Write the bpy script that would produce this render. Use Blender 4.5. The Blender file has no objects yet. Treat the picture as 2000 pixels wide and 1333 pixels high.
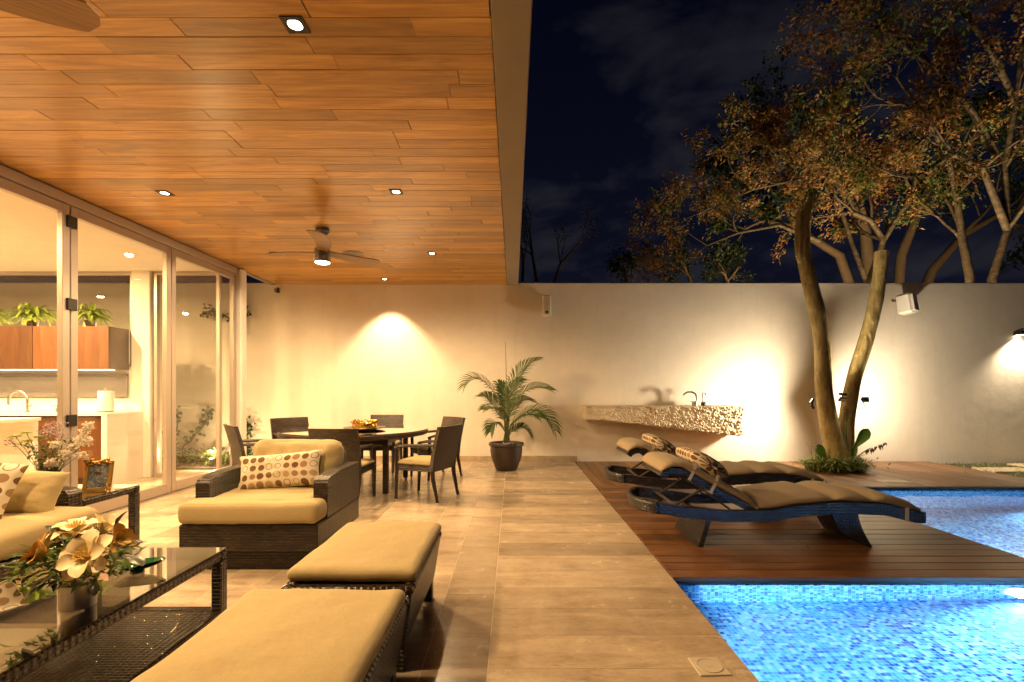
import bpy, math, random
import numpy as np
from mathutils import Vector, Matrix, noise as mnoise

R = math.radians
SC = bpy.context.scene
COL = SC.collection
random.seed(7)

# ------------------------------------------------------------------ camera
F_PX, HX, HY, EYE = 940.0, 1002.0, 760.0, 1.28      # focal length and vanishing point in photo pixels, eye height
cam = bpy.data.cameras.new('camera')
cam_o = bpy.data.objects.new('camera', cam)
COL.objects.link(cam_o)
cam_o.location = (0, 0, EYE)
cam_o.rotation_euler = (R(90), 0, 0)
cam.sensor_width = 36
cam.lens = 36 * F_PX / 2000
cam.shift_x = -(HX - 1000) / 2000
cam.shift_y = (HY - 666.5) / 2000
cam.clip_start = 0.05
cam.clip_end = 3000
SC.camera = cam_o

# ------------------------------------------------------------------ world: night sky with thin cloud
world = bpy.data.worlds.new('World')
SC.world = world
world.use_nodes = True
SC.view_settings.view_transform = 'Standard'
SC.view_settings.look = 'None'
SC.view_settings.exposure = 0.0
SC.view_settings.gamma = 1.0
cy = SC.cycles
cy.use_denoising = True
cy.max_bounces = 10
cy.diffuse_bounces = 4
cy.glossy_bounces = 4
cy.transmission_bounces = 8
cy.transparent_max_bounces = 24
cy.sample_clamp_indirect = 6.0
cy.caustics_reflective = False
cy.caustics_refractive = False
cy.blur_glossy = 0.5


class NT:
    """small helper round a node tree"""
    def __init__(self, tree):
        self.t = tree
        tree.nodes.clear()

    def n(self, typ, ins=None, **props):
        nd = self.t.nodes.new(typ)
        for k, v in props.items():
            setattr(nd, k, v)
        for k, v in (ins or {}).items():
            self.set(nd.inputs[k], v)
        return nd

    def set(self, sock, v):
        if isinstance(v, bpy.types.NodeSocket):
            self.t.links.new(v, sock)
        elif isinstance(v, bpy.types.Node):
            self.t.links.new(v.outputs[0], sock)
        else:
            if isinstance(v, (tuple, list)) and sock.type == 'RGBA' and len(v) == 3:
                v = (*v, 1)
            sock.default_value = v

    def math(self, op, a, b=0.0, c=0.0, clamp=False):
        nd = self.t.nodes.new('ShaderNodeMath')
        nd.operation = op
        nd.use_clamp = clamp
        for i, v in enumerate((a, b, c)):
            self.set(nd.inputs[i], v)
        return nd.outputs[0]

    def vmath(self, op, a, b=(0, 0, 0), scale=None):
        nd = self.t.nodes.new('ShaderNodeVectorMath')
        nd.operation = op
        self.set(nd.inputs[0], a)
        self.set(nd.inputs[1], b)
        if scale is not None:
            self.set(nd.inputs['Scale'], scale)
        return nd.outputs[0]

    def ramp(self, fac, stops, interp='LINEAR'):
        nd = self.t.nodes.new('ShaderNodeValToRGB')
        nd.color_ramp.interpolation = interp
        el = nd.color_ramp.elements
        while len(el) < len(stops):
            el.new(0.5)
        for e, (p, c) in zip(el, stops):
            e.position = p
            e.color = (*c, 1) if len(c) == 3 else c
        self.set(nd.inputs[0], fac)
        return nd.outputs[0]

    def mix(self, fac, a, b, mode='MIX'):
        nd = self.t.nodes.new('ShaderNodeMix')
        nd.data_type = 'RGBA'
        nd.blend_type = mode
        self.set(nd.inputs[0], fac)
        self.set(nd.inputs[6], a)
        self.set(nd.inputs[7], b)
        return nd.outputs[2]

    def noise(self, vec, scale, detail=3.0, rough=0.5, dist=0.0):
        nd = self.n('ShaderNodeTexNoise', {'Scale': scale, 'Detail': detail, 'Roughness': rough, 'Distortion': dist})
        if vec is not None:
            self.set(nd.inputs['Vector'], vec)
        return nd.outputs[0]

    def coord(self, which='Object'):
        return self.t.nodes.new('ShaderNodeTexCoord').outputs[which]

    def scale(self, vec, s):
        return self.vmath('MULTIPLY', vec, s)

    def bump(self, h, strength, dist=0.01):
        return self.n('ShaderNodeBump', {'Height': h, 'Strength': strength, 'Distance': dist}).outputs[0]

    def out(self, shader):
        o = self.t.nodes.new('ShaderNodeOutputMaterial')
        self.set(o.inputs['Surface'], shader)


w = NT(world.node_tree)
g = w.coord('Generated')
sep = w.n('ShaderNodeSeparateXYZ', {0: g})
el = w.math('ABSOLUTE', sep.outputs[2])
base = w.ramp(el, [(0.0, (0.0100, 0.0110, 0.0230)), (0.25, (0.0050, 0.0060, 0.0165)), (0.6, (0.0022, 0.0028, 0.0095)), (1.0, (0.0015, 0.002, 0.008))])
cvec = w.vmath('DIVIDE', g, w.n('ShaderNodeCombineXYZ', {0: w.math('ADD', el, 0.35), 1: w.math('ADD', el, 0.35), 2: 0.5}).outputs[0])
cl = w.noise(cvec, 2.6, 6.0, 0.55, 0.3)
clm = w.ramp(cl, [(0.50, (0, 0, 0)), (0.68, (1, 1, 1))])
sky = w.mix(w.math('MULTIPLY', clm, 0.85), base, (0.026, 0.026, 0.034))
bg = w.n('ShaderNodeBackground', {'Color': sky, 'Strength': 0.7})
wo = world.node_tree.nodes.new('ShaderNodeOutputWorld')
world.node_tree.links.new(bg.outputs[0], wo.inputs['Surface'])

WARM = (1.0, 0.63, 0.28)
WARM2 = (1.0, 0.67, 0.35)
POOLC = (0.42, 0.74, 1.0)


def W(px, py, d):
    """photo pixel at depth d -> world point"""
    return Vector(((px - HX) * d / F_PX, d, EYE - (py - HY) * d / F_PX))


# ------------------------------------------------------------------ mesh helper
class MB:
    def __init__(self):
        self.v, self.f = [], []

    def add(self, vs, fs):
        o = len(self.v)
        self.v += [tuple(p) for p in vs]
        self.f += [tuple(i + o for i in q) for q in fs]
        return self

    def box(self, x0, x1, y0, y1, z0, z1, ch=0.0, M=None):
        c = Vector(((x0 + x1) / 2, (y0 + y1) / 2, (z0 + z1) / 2))
        h = Vector((abs(x1 - x0) / 2, abs(y1 - y0) / 2, abs(z1 - z0) / 2))
        if ch <= 0:
            vs = [Vector((sx * h.x, sy * h.y, sz * h.z)) for sx in (-1, 1) for sy in (-1, 1) for sz in (-1, 1)]
            fs = [(0, 1, 3, 2), (4, 6, 7, 5), (0, 4, 5, 1), (2, 3, 7, 6), (0, 2, 6, 4), (1, 5, 7, 3)]
        else:
            ch = min(ch, 0.49 * min(h) * 2)
            vs, idx = [], {}
            for sx in (-1, 1):
                for sy in (-1, 1):
                    for sz in (-1, 1):
                        s = (sx, sy, sz)
                        for a in range(3):
                            p = [s[k] * (h[k] - (0 if k == a else ch)) for k in range(3)]
                            idx[(s, a)] = len(vs)
                            vs.append(Vector(p))
            fs = []

            def face(ids):
                ps = [vs[i] for i in ids]
                n = (ps[1] - ps[0]).cross(ps[2] - ps[0])
                m = sum(ps, Vector()) / len(ps)
                fs.append(tuple(ids) if n.dot(m) > 0 else tuple(reversed(ids)))
            for a in range(3):
                b, c2 = (a + 1) % 3, (a + 2) % 3
                for sg in (-1, 1):
                    ids = []
                    for sb, sc in ((-1, -1), (1, -1), (1, 1), (-1, 1)):
                        s = [0, 0, 0]
                        s[a], s[b], s[c2] = sg, sb, sc
                        ids.append(idx[(tuple(s), a)])
                    face(ids)
                for sb in (-1, 1):
                    for sc in (-1, 1):
                        s0, s1 = [0, 0, 0], [0, 0, 0]
                        s0[b] = s1[b] = sb
                        s0[c2] = s1[c2] = sc
                        s0[a], s1[a] = -1, 1
                        face([idx[(tuple(s0), b)], idx[(tuple(s1), b)], idx[(tuple(s1), c2)], idx[(tuple(s0), c2)]])
            for sx in (-1, 1):
                for sy in (-1, 1):
                    for sz in (-1, 1):
                        face([idx[((sx, sy, sz), a)] for a in range(3)])
        vs = [p + c for p in vs]
        if M is not None:
            vs = [M @ p for p in vs]
        return self.add(vs, fs)

    def tube(self, pts, rad, n=8, cap=True, flat=1.0):
        pts = [Vector(p) for p in pts]
        k = len(pts)
        if not hasattr(rad, '__len__'):
            rad = [rad] * k
        rings = []
        up = None
        for i, p in enumerate(pts):
            t = (pts[min(i + 1, k - 1)] - pts[max(i - 1, 0)])
            t = t.normalized() if t.length > 1e-9 else Vector((0, 0, 1))
            if up is None:
                a = Vector((0, 0, 1)) if abs(t.z) < 0.9 else Vector((1, 0, 0))
                up = (a - t * a.dot(t)).normalized()
            else:
                up = up - t * up.dot(t)
                up = up.normalized() if up.length > 1e-6 else t.orthogonal().normalized()
            s = t.cross(up)
            rings.append([p + (s * math.cos(2 * math.pi * j / n) + up * math.sin(2 * math.pi * j / n) * flat) * rad[i] for j in range(n)])
        vs = [p for r in rings for p in r]
        fs = [(i * n + j, i * n + (j + 1) % n, (i + 1) * n + (j + 1) % n, (i + 1) * n + j) for i in range(k - 1) for j in range(n)]
        if cap:
            fs.append(tuple(reversed(range(n))))
            fs.append(tuple((k - 1) * n + j for j in range(n)))
        return self.add(vs, fs)

    def lathe(self, prof, n=24, c=(0, 0, 0)):
        vs = [(c[0] + r * math.cos(2 * math.pi * j / n), c[1] + r * math.sin(2 * math.pi * j / n), c[2] + z) for r, z in prof for j in range(n)]
        fs = [(i * n + j, i * n + (j + 1) % n, (i + 1) * n + (j + 1) % n, (i + 1) * n + j) for i in range(len(prof) - 1) for j in range(n)]
        if prof[0][0] > 1e-5:
            fs.append(tuple(reversed(range(n))))
        if prof[-1][0] > 1e-5:
            fs.append(tuple((len(prof) - 1) * n + j for j in range(n)))
        return self.add(vs, fs)

    def grid(self, fn, nu, nv, close_u=False):
        vs = [fn(i / nu, j / nv) for i in range(nu + (0 if close_u else 1)) for j in range(nv + 1)]
        m = nv + 1
        k = nu if close_u else nu
        tot = nu if close_u else nu + 1
        fs = [(i * m + j, ((i + 1) % tot) * m + j, ((i + 1) % tot) * m + j + 1, i * m + j + 1) for i in range(k) for j in range(nv)]
        return self.add(vs, fs)

    def build(self, name, m, parent=None, smooth=False, uv=False, origin=None):
        me = bpy.data.meshes.new(name)
        vs = self.v
        if origin is not None:
            vs = [(p[0] - origin[0], p[1] - origin[1], p[2] - origin[2]) for p in vs]
        me.from_pydata(vs, [], self.f)
        if m is not None:
            me.materials.append(m)
        if uv:
            box_uv(me)
        if smooth:
            me.polygons.foreach_set('use_smooth', [True] * len(me.polygons))
            if smooth == 'auto':
                me.set_sharp_from_angle(angle=R(40))
        me.update()
        return link(name, me, parent, origin)


def link(name, me, parent=None, origin=None):
    o = bpy.data.objects.new(name, me)
    COL.objects.link(o)
    if origin is not None:
        o.location = origin
    if parent is not None:
        o.parent = parent
    return o


def box_uv(me):
    uvl = me.uv_layers.new(name='UVMap')
    vs = me.vertices
    d = uvl.data
    for p in me.polygons:
        n = p.normal
        a = max(range(3), key=lambda k: abs(n[k]))
        for li in p.loop_indices:
            co = vs[me.loops[li].vertex_index].co
            d[li].uv = (co.y, co.z) if a == 0 else ((co.x, co.z) if a == 1 else (co.x, co.y))


def tag(o, label=None, cat=None, group=None, kind=None):
    for k, v in (('label', label), ('category', cat), ('group', group), ('kind', kind)):
        if v:
            o[k] = v
    return o


def empty(name, loc=(0, 0, 0), rz=0.0, **kw):
    o = bpy.data.objects.new(name, None)
    COL.objects.link(o)
    o.location = loc
    o.rotation_euler = (0, 0, rz)
    o.empty_display_size = 0.1
    return tag(o, **kw)


def copy_tree(o, parent=None):
    c = o.copy()
    COL.objects.link(c)
    c.parent = parent
    for ch in o.children:
        copy_tree(ch, c)
    return c


def lamp(name, typ, loc, energy, color, parent=None, aim=None, **kw):
    l = bpy.data.lights.new(name, typ)
    l.energy = energy
    l.color = color
    for k, v in kw.items():
        setattr(l, k, v)
    o = bpy.data.objects.new(name, l)
    COL.objects.link(o)
    o.location = loc
    if aim is not None:
        o.rotation_euler = (Vector(aim) - Vector(loc)).to_track_quat('-Z', 'Y').to_euler()
    if parent is not None:
        o.parent = parent
        if parent.type == 'EMPTY' or True:
            o.matrix_parent_inverse = Matrix.Translation(parent.location).inverted()
    return o


# ------------------------------------------------------------------ materials
MATS = {}


def newmat(name):
    m = bpy.data.materials.new(name)
    m.use_nodes = True
    MATS[name] = m
    return m, NT(m.node_tree)


def plain(name, col, rough=0.5, metal=0.0, var=0.12, nscale=6.0, bump=0.0, bscale=80.0, spec=0.5, **kw):
    """principled with a little noise in tone and relief"""
    m, t = newmat(name)
    co = t.coord('Object')
    nz = t.noise(co, nscale, 4.0, 0.55)
    c = t.mix(nz, tuple(max(0, x * (1 - var)) for x in col), tuple(min(1, x * (1 + var)) for x in col))
    p = t.n('ShaderNodeBsdfPrincipled', {'Base Color': c, 'Roughness': rough, 'Metallic': metal, 'Specular IOR Level': spec})
    for k, v in kw.items():
        t.set(p.inputs[k.replace('_', ' ')], v)
    if bump:
        t.set(p.inputs['Normal'], t.bump(t.noise(co, bscale, 3.0), bump, 0.004))
    t.out(p)
    return m


def emis(name, col, strength):
    m, t = newmat(name)
    t.out(t.n('ShaderNodeEmission', {'Color': col, 'Strength': strength}))
    return m


def stucco(name, col):
    m, t = newmat(name)
    co = t.coord('Object')
    big = t.noise(co, 0.9, 5.0, 0.6)
    mid = t.noise(co, 7.0, 4.0, 0.6)
    f = t.math('ADD', t.math('MULTIPLY', big, 0.7), t.math('MULTIPLY', mid, 0.3))
    c = t.mix(t.ramp(f, [(0.3, (0, 0, 0)), (0.7, (1, 1, 1))]), tuple(x * 0.88 for x in col), tuple(min(1, x * 1.06) for x in col))
    run = t.ramp(t.noise(t.scale(co, (3.0, 3.0, 0.25)), 2.2, 5.0, 0.65), [(0.52, (0, 0, 0)), (0.75, (1, 1, 1))])
    c = t.mix(t.math('MULTIPLY', run, 0.16), c, tuple(x * 0.62 for x in col))
    patch = t.ramp(t.noise(co, 2.1, 6.0, 0.7, 0.8), [(0.60, (0, 0, 0)), (0.68, (1, 1, 1))])
    c = t.mix(t.math('MULTIPLY', patch, 0.10), c, tuple(x * 0.7 for x in col))
    p = t.n('ShaderNodeBsdfPrincipled', {'Base Color': c, 'Roughness': 0.85, 'Specular IOR Level': 0.25})
    h = t.math('ADD', t.math('MULTIPLY', t.noise(co, 3.0, 3.0), 1.0), t.math('MULTIPLY', t.noise(co, 60.0, 4.0), 0.12))
    t.set(p.inputs['Normal'], t.bump(h, 0.35, 0.02))
    t.out(p)
    return m


def wood(name, cols, axis='X', rough=0.4, grain=1.0, spec=0.5, gap=0.0, coat=0.0):
    """boards: grain runs along one axis, tone changes from board to board"""
    m, t = newmat(name)
    co = t.coord('Object')
    rnd = t.n('ShaderNodeObjectInfo').outputs['Random']
    off = t.n('ShaderNodeCombineXYZ', {0: t.math('MULTIPLY', rnd, 37.0), 1: t.math('MULTIPLY', rnd, 91.0), 2: t.math('MULTIPLY', rnd, 53.0)}).outputs[0]
    v = t.vmath('ADD', co, off)
    st = {'X': (1.0, 9.0, 9.0), 'Y': (9.0, 1.0, 9.0), 'Z': (9.0, 9.0, 1.0)}[axis]
    vs = t.scale(v, st)
    g1 = t.noise(vs, 1.3, 5.0, 0.62, 1.1)
    g2 = t.noise(t.scale(v, tuple(3 * x if x > 1 else x for x in st)), 2.4, 3.0, 0.6, 0.2)
    f = t.math('ADD', t.math('MULTIPLY', g1, 0.65), t.math('MULTIPLY', g2, 0.35))
    c = t.ramp(f, [(0.32, cols[0]), (0.5, cols[1]), (0.68, cols[2])])
    tone = t.math('ADD', 0.70, t.math('MULTIPLY', t.n('ShaderNodeTexWhiteNoise', {'W': rnd}, noise_dimensions='1D').outputs[0], 0.58))
    c = t.mix(1.0, c, t.n('ShaderNodeCombineXYZ', {0: tone, 1: tone, 2: tone}).outputs[0], 'MULTIPLY')
    p = t.n('ShaderNodeBsdfPrincipled', {'Base Color': c, 'Roughness': t.math('ADD', rough - 0.08, t.math('MULTIPLY', g1, 0.16)), 'Specular IOR Level': spec, 'Coat Weight': coat, 'Coat Roughness': 0.25})
    t.set(p.inputs['Normal'], t.bump(f, 0.12 * grain, 0.004))
    t.out(p)
    return m


def travertine():
    m, t = newmat('travertine')
    co = t.coord('Object')
    rnd = t.n('ShaderNodeObjectInfo').outputs['Random']
    off = t.n('ShaderNodeCombineXYZ', {0: t.math('MULTIPLY', rnd, 41.0), 1: t.math('MULTIPLY', rnd, 77.0), 2: t.math('MULTIPLY', rnd, 19.0)}).outputs[0]
    v = t.vmath('ADD', co, off)
    band = t.noise(t.scale(v, (1.2, 5.0, 1.0)), 1.6, 6.0, 0.62, 0.6)
    cloud = t.noise(v, 5.0, 6.0, 0.6, 0.3)
    fine = t.noise(t.scale(v, (1.0, 2.0, 1.0)), 34.0, 6.0, 0.75)
    f = t.math('ADD', t.math('MULTIPLY', band, 0.48), t.math('ADD', t.math('MULTIPLY', cloud, 0.30), t.math('MULTIPLY', fine, 0.22)))
    c = t.ramp(f, [(0.32, (0.27, 0.20, 0.13)), (0.46, (0.46, 0.36, 0.25)), (0.56, (0.57, 0.46, 0.33)), (0.68, (0.67, 0.57, 0.43))])
    tone = t.math('ADD', 0.74, t.math('MULTIPLY', rnd, 0.42))
    c = t.mix(1.0, c, t.n('ShaderNodeCombineXYZ', {0: tone, 1: tone, 2: tone}).outputs[0], 'MULTIPLY')
    pit = t.ramp(t.noise(t.scale(v, (1.0, 3.5, 1.0)), 11.0, 5.0, 0.7, 0.5), [(0.58, (0, 0, 0)), (0.70, (1, 1, 1))])
    c = t.mix(t.math('MULTIPLY', pit, 0.45), c, (0.21, 0.145, 0.085))
    p = t.n('ShaderNodeBsdfPrincipled', {'Base Color': c, 'Roughness': t.math('ADD', 0.13, t.math('MULTIPLY', cloud, 0.22)), 'Specular IOR Level': 0.5})
    t.set(p.inputs['Normal'], t.bump(f, 0.05, 0.004))
    t.out(p)
    return m


def wicker(name, c1, c2, dark, bw=0.048, rh=0.016, rough=0.32, rot=False, ms=0.0036):
    m, t = newmat(name)
    uv = t.coord('UV')
    if rot:
        s = t.n('ShaderNodeSeparateXYZ', {0: uv})
        uv = t.n('ShaderNodeCombineXYZ', {0: s.outputs[1], 1: s.outputs[0]}).outputs[0]
    br = t.n('ShaderNodeTexBrick', {'Vector': uv, 'Color1': c1, 'Color2': c2, 'Mortar': dark, 'Scale': 1.0, 'Mortar Size': ms,
                                   'Mortar Smooth': 0.9, 'Bias': 0.0, 'Brick Width': bw, 'Row Height': rh}, offset=0.5)
    nz = t.noise(t.coord('Object'), 9.0, 3.0)
    c = t.mix(1.0, br.outputs[0], t.ramp(nz, [(0.25, (0.7, 0.7, 0.7)), (0.75, (1.25, 1.2, 1.15))]), 'MULTIPLY')
    p = t.n('ShaderNodeBsdfPrincipled', {'Base Color': c, 'Roughness': rough, 'Specular IOR Level': 0.55})
    s = t.n('ShaderNodeSeparateXYZ', {0: uv})
    wav = t.math('SINE', t.math('MULTIPLY', s.outputs[0], 2 * math.pi / bw * 2))
    h = t.math('ADD', t.math('SUBTRACT', 1.0, br.outputs[1]), t.math('MULTIPLY', wav, 0.12))
    t.set(p.inputs['Normal'], t.bump(h, 1.0, 0.006))
    t.out(p)
    return m


def fabric(name, col, rough=0.9):
    m, t = newmat(name)
    co = t.coord('Object')
    s = t.n('ShaderNodeSeparateXYZ', {0: co})
    big = t.noise(co, 3.0, 4.0, 0.55)
    slub = t.noise(t.scale(co, (30.0, 260.0, 260.0)), 1.0, 2.0)
    slub2 = t.noise(t.scale(co, (260.0, 30.0, 260.0)), 1.0, 2.0)
    th = t.math('MULTIPLY', t.math('ADD', slub, slub2), 0.5)
    c = t.mix(big, tuple(x * 0.92 for x in col), tuple(min(1, x * 1.06) for x in col))
    c = t.mix(t.ramp(th, [(0.35, (0, 0, 0)), (0.65, (1, 1, 1))]), t.mix(0.14, c, (0, 0, 0)), c)
    p = t.n('ShaderNodeBsdfPrincipled', {'Base Color': c, 'Roughness': rough, 'Specular IOR Level': 0.2, 'Sheen Weight': 0.15})
    h = t.math('ADD', t.math('MULTIPLY', th, 0.25), t.noise(t.scale(co, (1, 1, 1)), 9.0, 3.0, 0.5, 0.8))
    t.set(p.inputs['Normal'], t.bump(h, 0.45, 0.009))
    t.out(p)
    return m


def polka(name, cell=0.058, ring=0.27, r0=0.36):
    """printed cloth: rows of brown, tan and ringed spots on cream"""
    m, t = newmat(name)
    uv = t.coord('UV')
    sc = t.vmath('SCALE', uv, scale=1.0 / cell)
    fl = t.vmath('FLOOR', sc)
    fr = t.vmath('SUBTRACT', t.vmath('FRACTION', sc), (0.5, 0.5, 0.0))
    wn = t.n('ShaderNodeTexWhiteNoise', {'Vector': fl}, noise_dimensions='3D')
    sp = t.n('ShaderNodeSeparateColor', {0: wn.outputs[1]})
    jit = t.vmath('SCALE', t.vmath('SUBTRACT', wn.outputs[1], (0.5, 0.5, 0.5)), scale=0.10)
    fv = t.vmath('ADD', fr, jit)
    s = t.n('ShaderNodeSeparateXYZ', {0: fv})
    r = t.math('SQRT', t.math('ADD', t.math('POWER', t.math('ABSOLUTE', s.outputs[0]), 2.0), t.math('POWER', t.math('MULTIPLY', t.math('ABSOLUTE', s.outputs[1]), 1.08), 2.0)))
    rad = t.math('ADD', r0, t.math('MULTIPLY', sp.outputs[0], 0.07))
    inside = t.math('LESS_THAN', r, rad)
    ringm = t.math('GREATER_THAN', r, t.math('SUBTRACT', rad, 0.07))
    isring = t.math('LESS_THAN', sp.outputs[1], ring)
    fill = t.math('MULTIPLY', inside, t.math('MAXIMUM', t.math('SUBTRACT', 1.0, isring), ringm))
    col = t.ramp(sp.outputs[2], [(0.0, (0.16, 0.085, 0.035)), (0.30, (0.22, 0.125, 0.05)), (0.55, (0.34, 0.22, 0.11)), (0.8, (0.46, 0.34, 0.2))], 'CONSTANT')
    c = t.mix(fill, (0.72, 0.64, 0.50), col)
    nz = t.noise(t.coord('Object'), 300.0, 2.0)
    c = t.mix(t.math('MULTIPLY', nz, 0.18), c, (0.2, 0.14, 0.08))
    p = t.n('ShaderNodeBsdfPrincipled', {'Base Color': c, 'Roughness': 0.85, 'Specular IOR Level': 0.2})
    t.set(p.inputs['Normal'], t.bump(t.noise(t.coord('Object'), 14.0, 3.0), 0.25, 0.006))
    t.out(p)
    return m


def pane(name, tint, refl=1.0, rough=0.0):
    """clear sheet: passes light, mirrors at grazing angles"""
    m, t = newmat(name)
    fc = t.n('ShaderNodeLayerWeight', {'Blend': 0.5}).outputs['Facing']
    fr = t.math('ADD', 0.04, t.math('MULTIPLY', t.math('POWER', fc, 5.0), 0.96))
    f = t.math('MULTIPLY', fr, refl, clamp=True)
    a = t.n('ShaderNodeBsdfTransparent', {'Color': tint})
    b = t.n('ShaderNodeBsdfGlossy', {'Color': (1, 1, 1), 'Roughness': rough})
    mx = t.n('ShaderNodeMixShader', {0: f, 1: a.outputs[0], 2: b.outputs[0]})
    t.out(mx)
    return m


def mosaic():
    m, t = newmat('pool_mosaic')
    uv = t.coord('UV')
    k = 0.026
    sc = t.vmath('SCALE', uv, scale=1.0 / k)
    wn = t.n('ShaderNodeTexWhiteNoise', {'Vector': t.vmath('FLOOR', sc)}, noise_dimensions='3D')
    c = t.ramp(wn.outputs[0], [(0.0, (0.015, 0.05, 0.32)), (0.12, (0.035, 0.15, 0.52)), (0.26, (0.07, 0.33, 0.70)), (0.48, (0.16, 0.50, 0.80)), (0.72, (0.32, 0.66, 0.86)), (0.88, (0.56, 0.79, 0.89))], 'CONSTANT')
    s = t.n('ShaderNodeSeparateXYZ', {0: t.vmath('FRACTION', sc)})
    ed = t.math('MINIMUM', t.math('MINIMUM', s.outputs[0], t.math('SUBTRACT', 1.0, s.outputs[0])), t.math('MINIMUM', s.outputs[1], t.math('SUBTRACT', 1.0, s.outputs[1])))
    gr = t.math('LESS_THAN', ed, 0.055)
    c = t.mix(gr, c, (0.50, 0.62, 0.68))
    p = t.n('ShaderNodeBsdfPrincipled', {'Base Color': c, 'Roughness': 0.25})
    t.set(p.inputs['Normal'], t.bump(t.math('SUBTRACT', 1.0, gr), 0.3, 0.002))
    t.out(p)
    return m


def water():
    m, t = newmat('water')
    co = t.coord('Object')
    h = t.math('ADD', t.noise(t.scale(co, (1, 1.6, 1)), 3.2, 2.0, 0.45), t.math('MULTIPLY', t.noise(co, 9.0, 2.0), 0.25))
    b = t.bump(h, 0.10, 0.05)
    gl = t.n('ShaderNodeBsdfGlass', {'Color': (0.97, 0.99, 1.0), 'Roughness': 0.0, 'IOR': 1.33, 'Normal': b})
    t.out(gl)
    return m


def leafmat(name, col, col2, trans=0.25, rough=0.5):
    m, t = newmat(name)
    g = t.n('ShaderNodeNewGeometry').outputs['Random Per Island']
    nz = t.noise(t.coord('Object'), 2.0, 3.0)
    f = t.math('ADD', t.math('MULTIPLY', g, 0.6), t.math('MULTIPLY', nz, 0.4))
    c = t.ramp(f, [(0.2, col), (0.8, col2)])
    p = t.n('ShaderNodeBsdfPrincipled', {'Base Color': c, 'Roughness': rough, 'Specular IOR Level': 0.35})
    tr = t.n('ShaderNodeBsdfTranslucent', {'Color': c})
    t.out(t.n('ShaderNodeMixShader', {0: trans, 1: p.outputs[0], 2: tr.outputs[0]}))
    return m


def barkmat(name, a, b, c3, sc=(5, 5, 1.4), bump=0.5, rings=0.0):
    m, t = newmat(name)
    co = t.coord('Object')
    f = t.noise(t.scale(co, sc), 2.2, 6.0, 0.62, 0.6)
    spots = t.ramp(t.noise(co, 14.0, 4.0, 0.7), [(0.60, (0, 0, 0)), (0.70, (1, 1, 1))])
    c = t.ramp(f, [(0.32, a), (0.52, b), (0.7, c3)])
    c = t.mix(t.math('MULTIPLY', spots, 0.45), c, tuple(min(1, x * 1.9) for x in c3))
    scar = t.ramp(t.noise(t.scale(co, (1.5, 1.5, 4.0)), 5.0, 5.0, 0.7, 1.0), [(0.60, (0, 0, 0)), (0.66, (1, 1, 1))])
    c = t.mix(t.math('MULTIPLY', scar, 0.28), c, tuple(x * 0.5 for x in a))
    p = t.n('ShaderNodeBsdfPrincipled', {'Base Color': c, 'Roughness': 0.7, 'Specular IOR Level': 0.3})
    t.set(p.inputs['Normal'], t.bump(f, bump, 0.02))
    t.out(p)
    return m


def stonemat():
    m, t = newmat('limestone')
    co = t.coord('Object')
    f = t.noise(co, 6.0, 6.0, 0.65, 0.3)
    c = t.ramp(f, [(0.3, (0.60, 0.50, 0.35)), (0.5, (0.74, 0.65, 0.49)), (0.7, (0.82, 0.75, 0.60))])
    vein = t.ramp(t.noise(t.scale(co, (1, 1, 1.4)), 1.7, 5.0, 0.55, 1.6), [(0.485, (0, 0, 0)), (0.50, (1, 1, 1)), (0.515, (0, 0, 0))])
    c = t.mix(t.math('MULTIPLY', vein, 0.6), c, (0.36, 0.15, 0.04))
    p = t.n('ShaderNodeBsdfPrincipled', {'Base Color': c, 'Roughness': 0.9, 'Specular IOR Level': 0.2})
    t.set(p.inputs['Normal'], t.bump(t.noise(co, 45.0, 5.0, 0.7), 0.6, 0.01))
    t.out(p)
    return m


WALL = stucco('wall_stucco', (0.80, 0.74, 0.65))
HOUSE = stucco('house_plaster', (0.76, 0.73, 0.67))
FASCIA = stucco('fascia_paint', (0.30, 0.245, 0.185))
CEILW = wood('ceiling_teak', ((0.27, 0.116, 0.019), (0.46, 0.228, 0.038), (0.63, 0.355, 0.075)), 'X', 0.34, coat=0.3)
DECKX = wood('deck_hardwood', ((0.085, 0.035, 0.015), (0.185, 0.085, 0.036), (0.29, 0.145, 0.065)), 'X', 0.36)
DECKY = wood('deck_hardwood_across', ((0.12, 0.055, 0.024), (0.22, 0.11, 0.048), (0.33, 0.175, 0.08)), 'Y', 0.40)
BLADE = wood('fan_blade_wood', ((0.20, 0.10, 0.035), (0.34, 0.19, 0.075), (0.46, 0.28, 0.12)), 'X', 0.5)
CABW = wood('cabinet_veneer', ((0.065, 0.024, 0.008), (0.10, 0.039, 0.012), (0.135, 0.056, 0.018)), 'Z', 0.4)
TRAV = travertine()
GROUT = plain('grout', (0.66, 0.56, 0.42), 0.8)
WICK = wicker('brown_wicker', (0.013, 0.008, 0.0045), (0.048, 0.027, 0.014), (0.002, 0.0013, 0.001), 0.056, 0.020, 0.30, False, 0.0045)
WICKL = wicker('brown_chair_weave', (0.020, 0.011, 0.006), (0.062, 0.034, 0.017), (0.003, 0.002, 0.001), 0.042, 0.021, 0.32, False, 0.0045)
NAVY = wicker('navy_wicker', (0.022, 0.021, 0.023), (0.058, 0.054, 0.055), (0.002, 0.002, 0.003), 0.050, 0.022, 0.32, False, 0.005)
KHAKI = fabric('khaki_canvas', (0.47, 0.375, 0.19))
TAUPE = fabric('taupe_canvas', (0.40, 0.315, 0.21))
POLKA = polka('spotted_cloth', 0.070)
POLKA3 = polka('spotted_pillow_cloth', 0.068, 0.0, 0.40)
POLKA2 = polka('spotted_cloth_large', 0.075)
ALU = plain('door_aluminium', (0.46, 0.40, 0.35), 0.38, 0.55, 0.05)
DARK = plain('dark_metal', (0.022, 0.020, 0.018), 0.45, 0.4)
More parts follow.
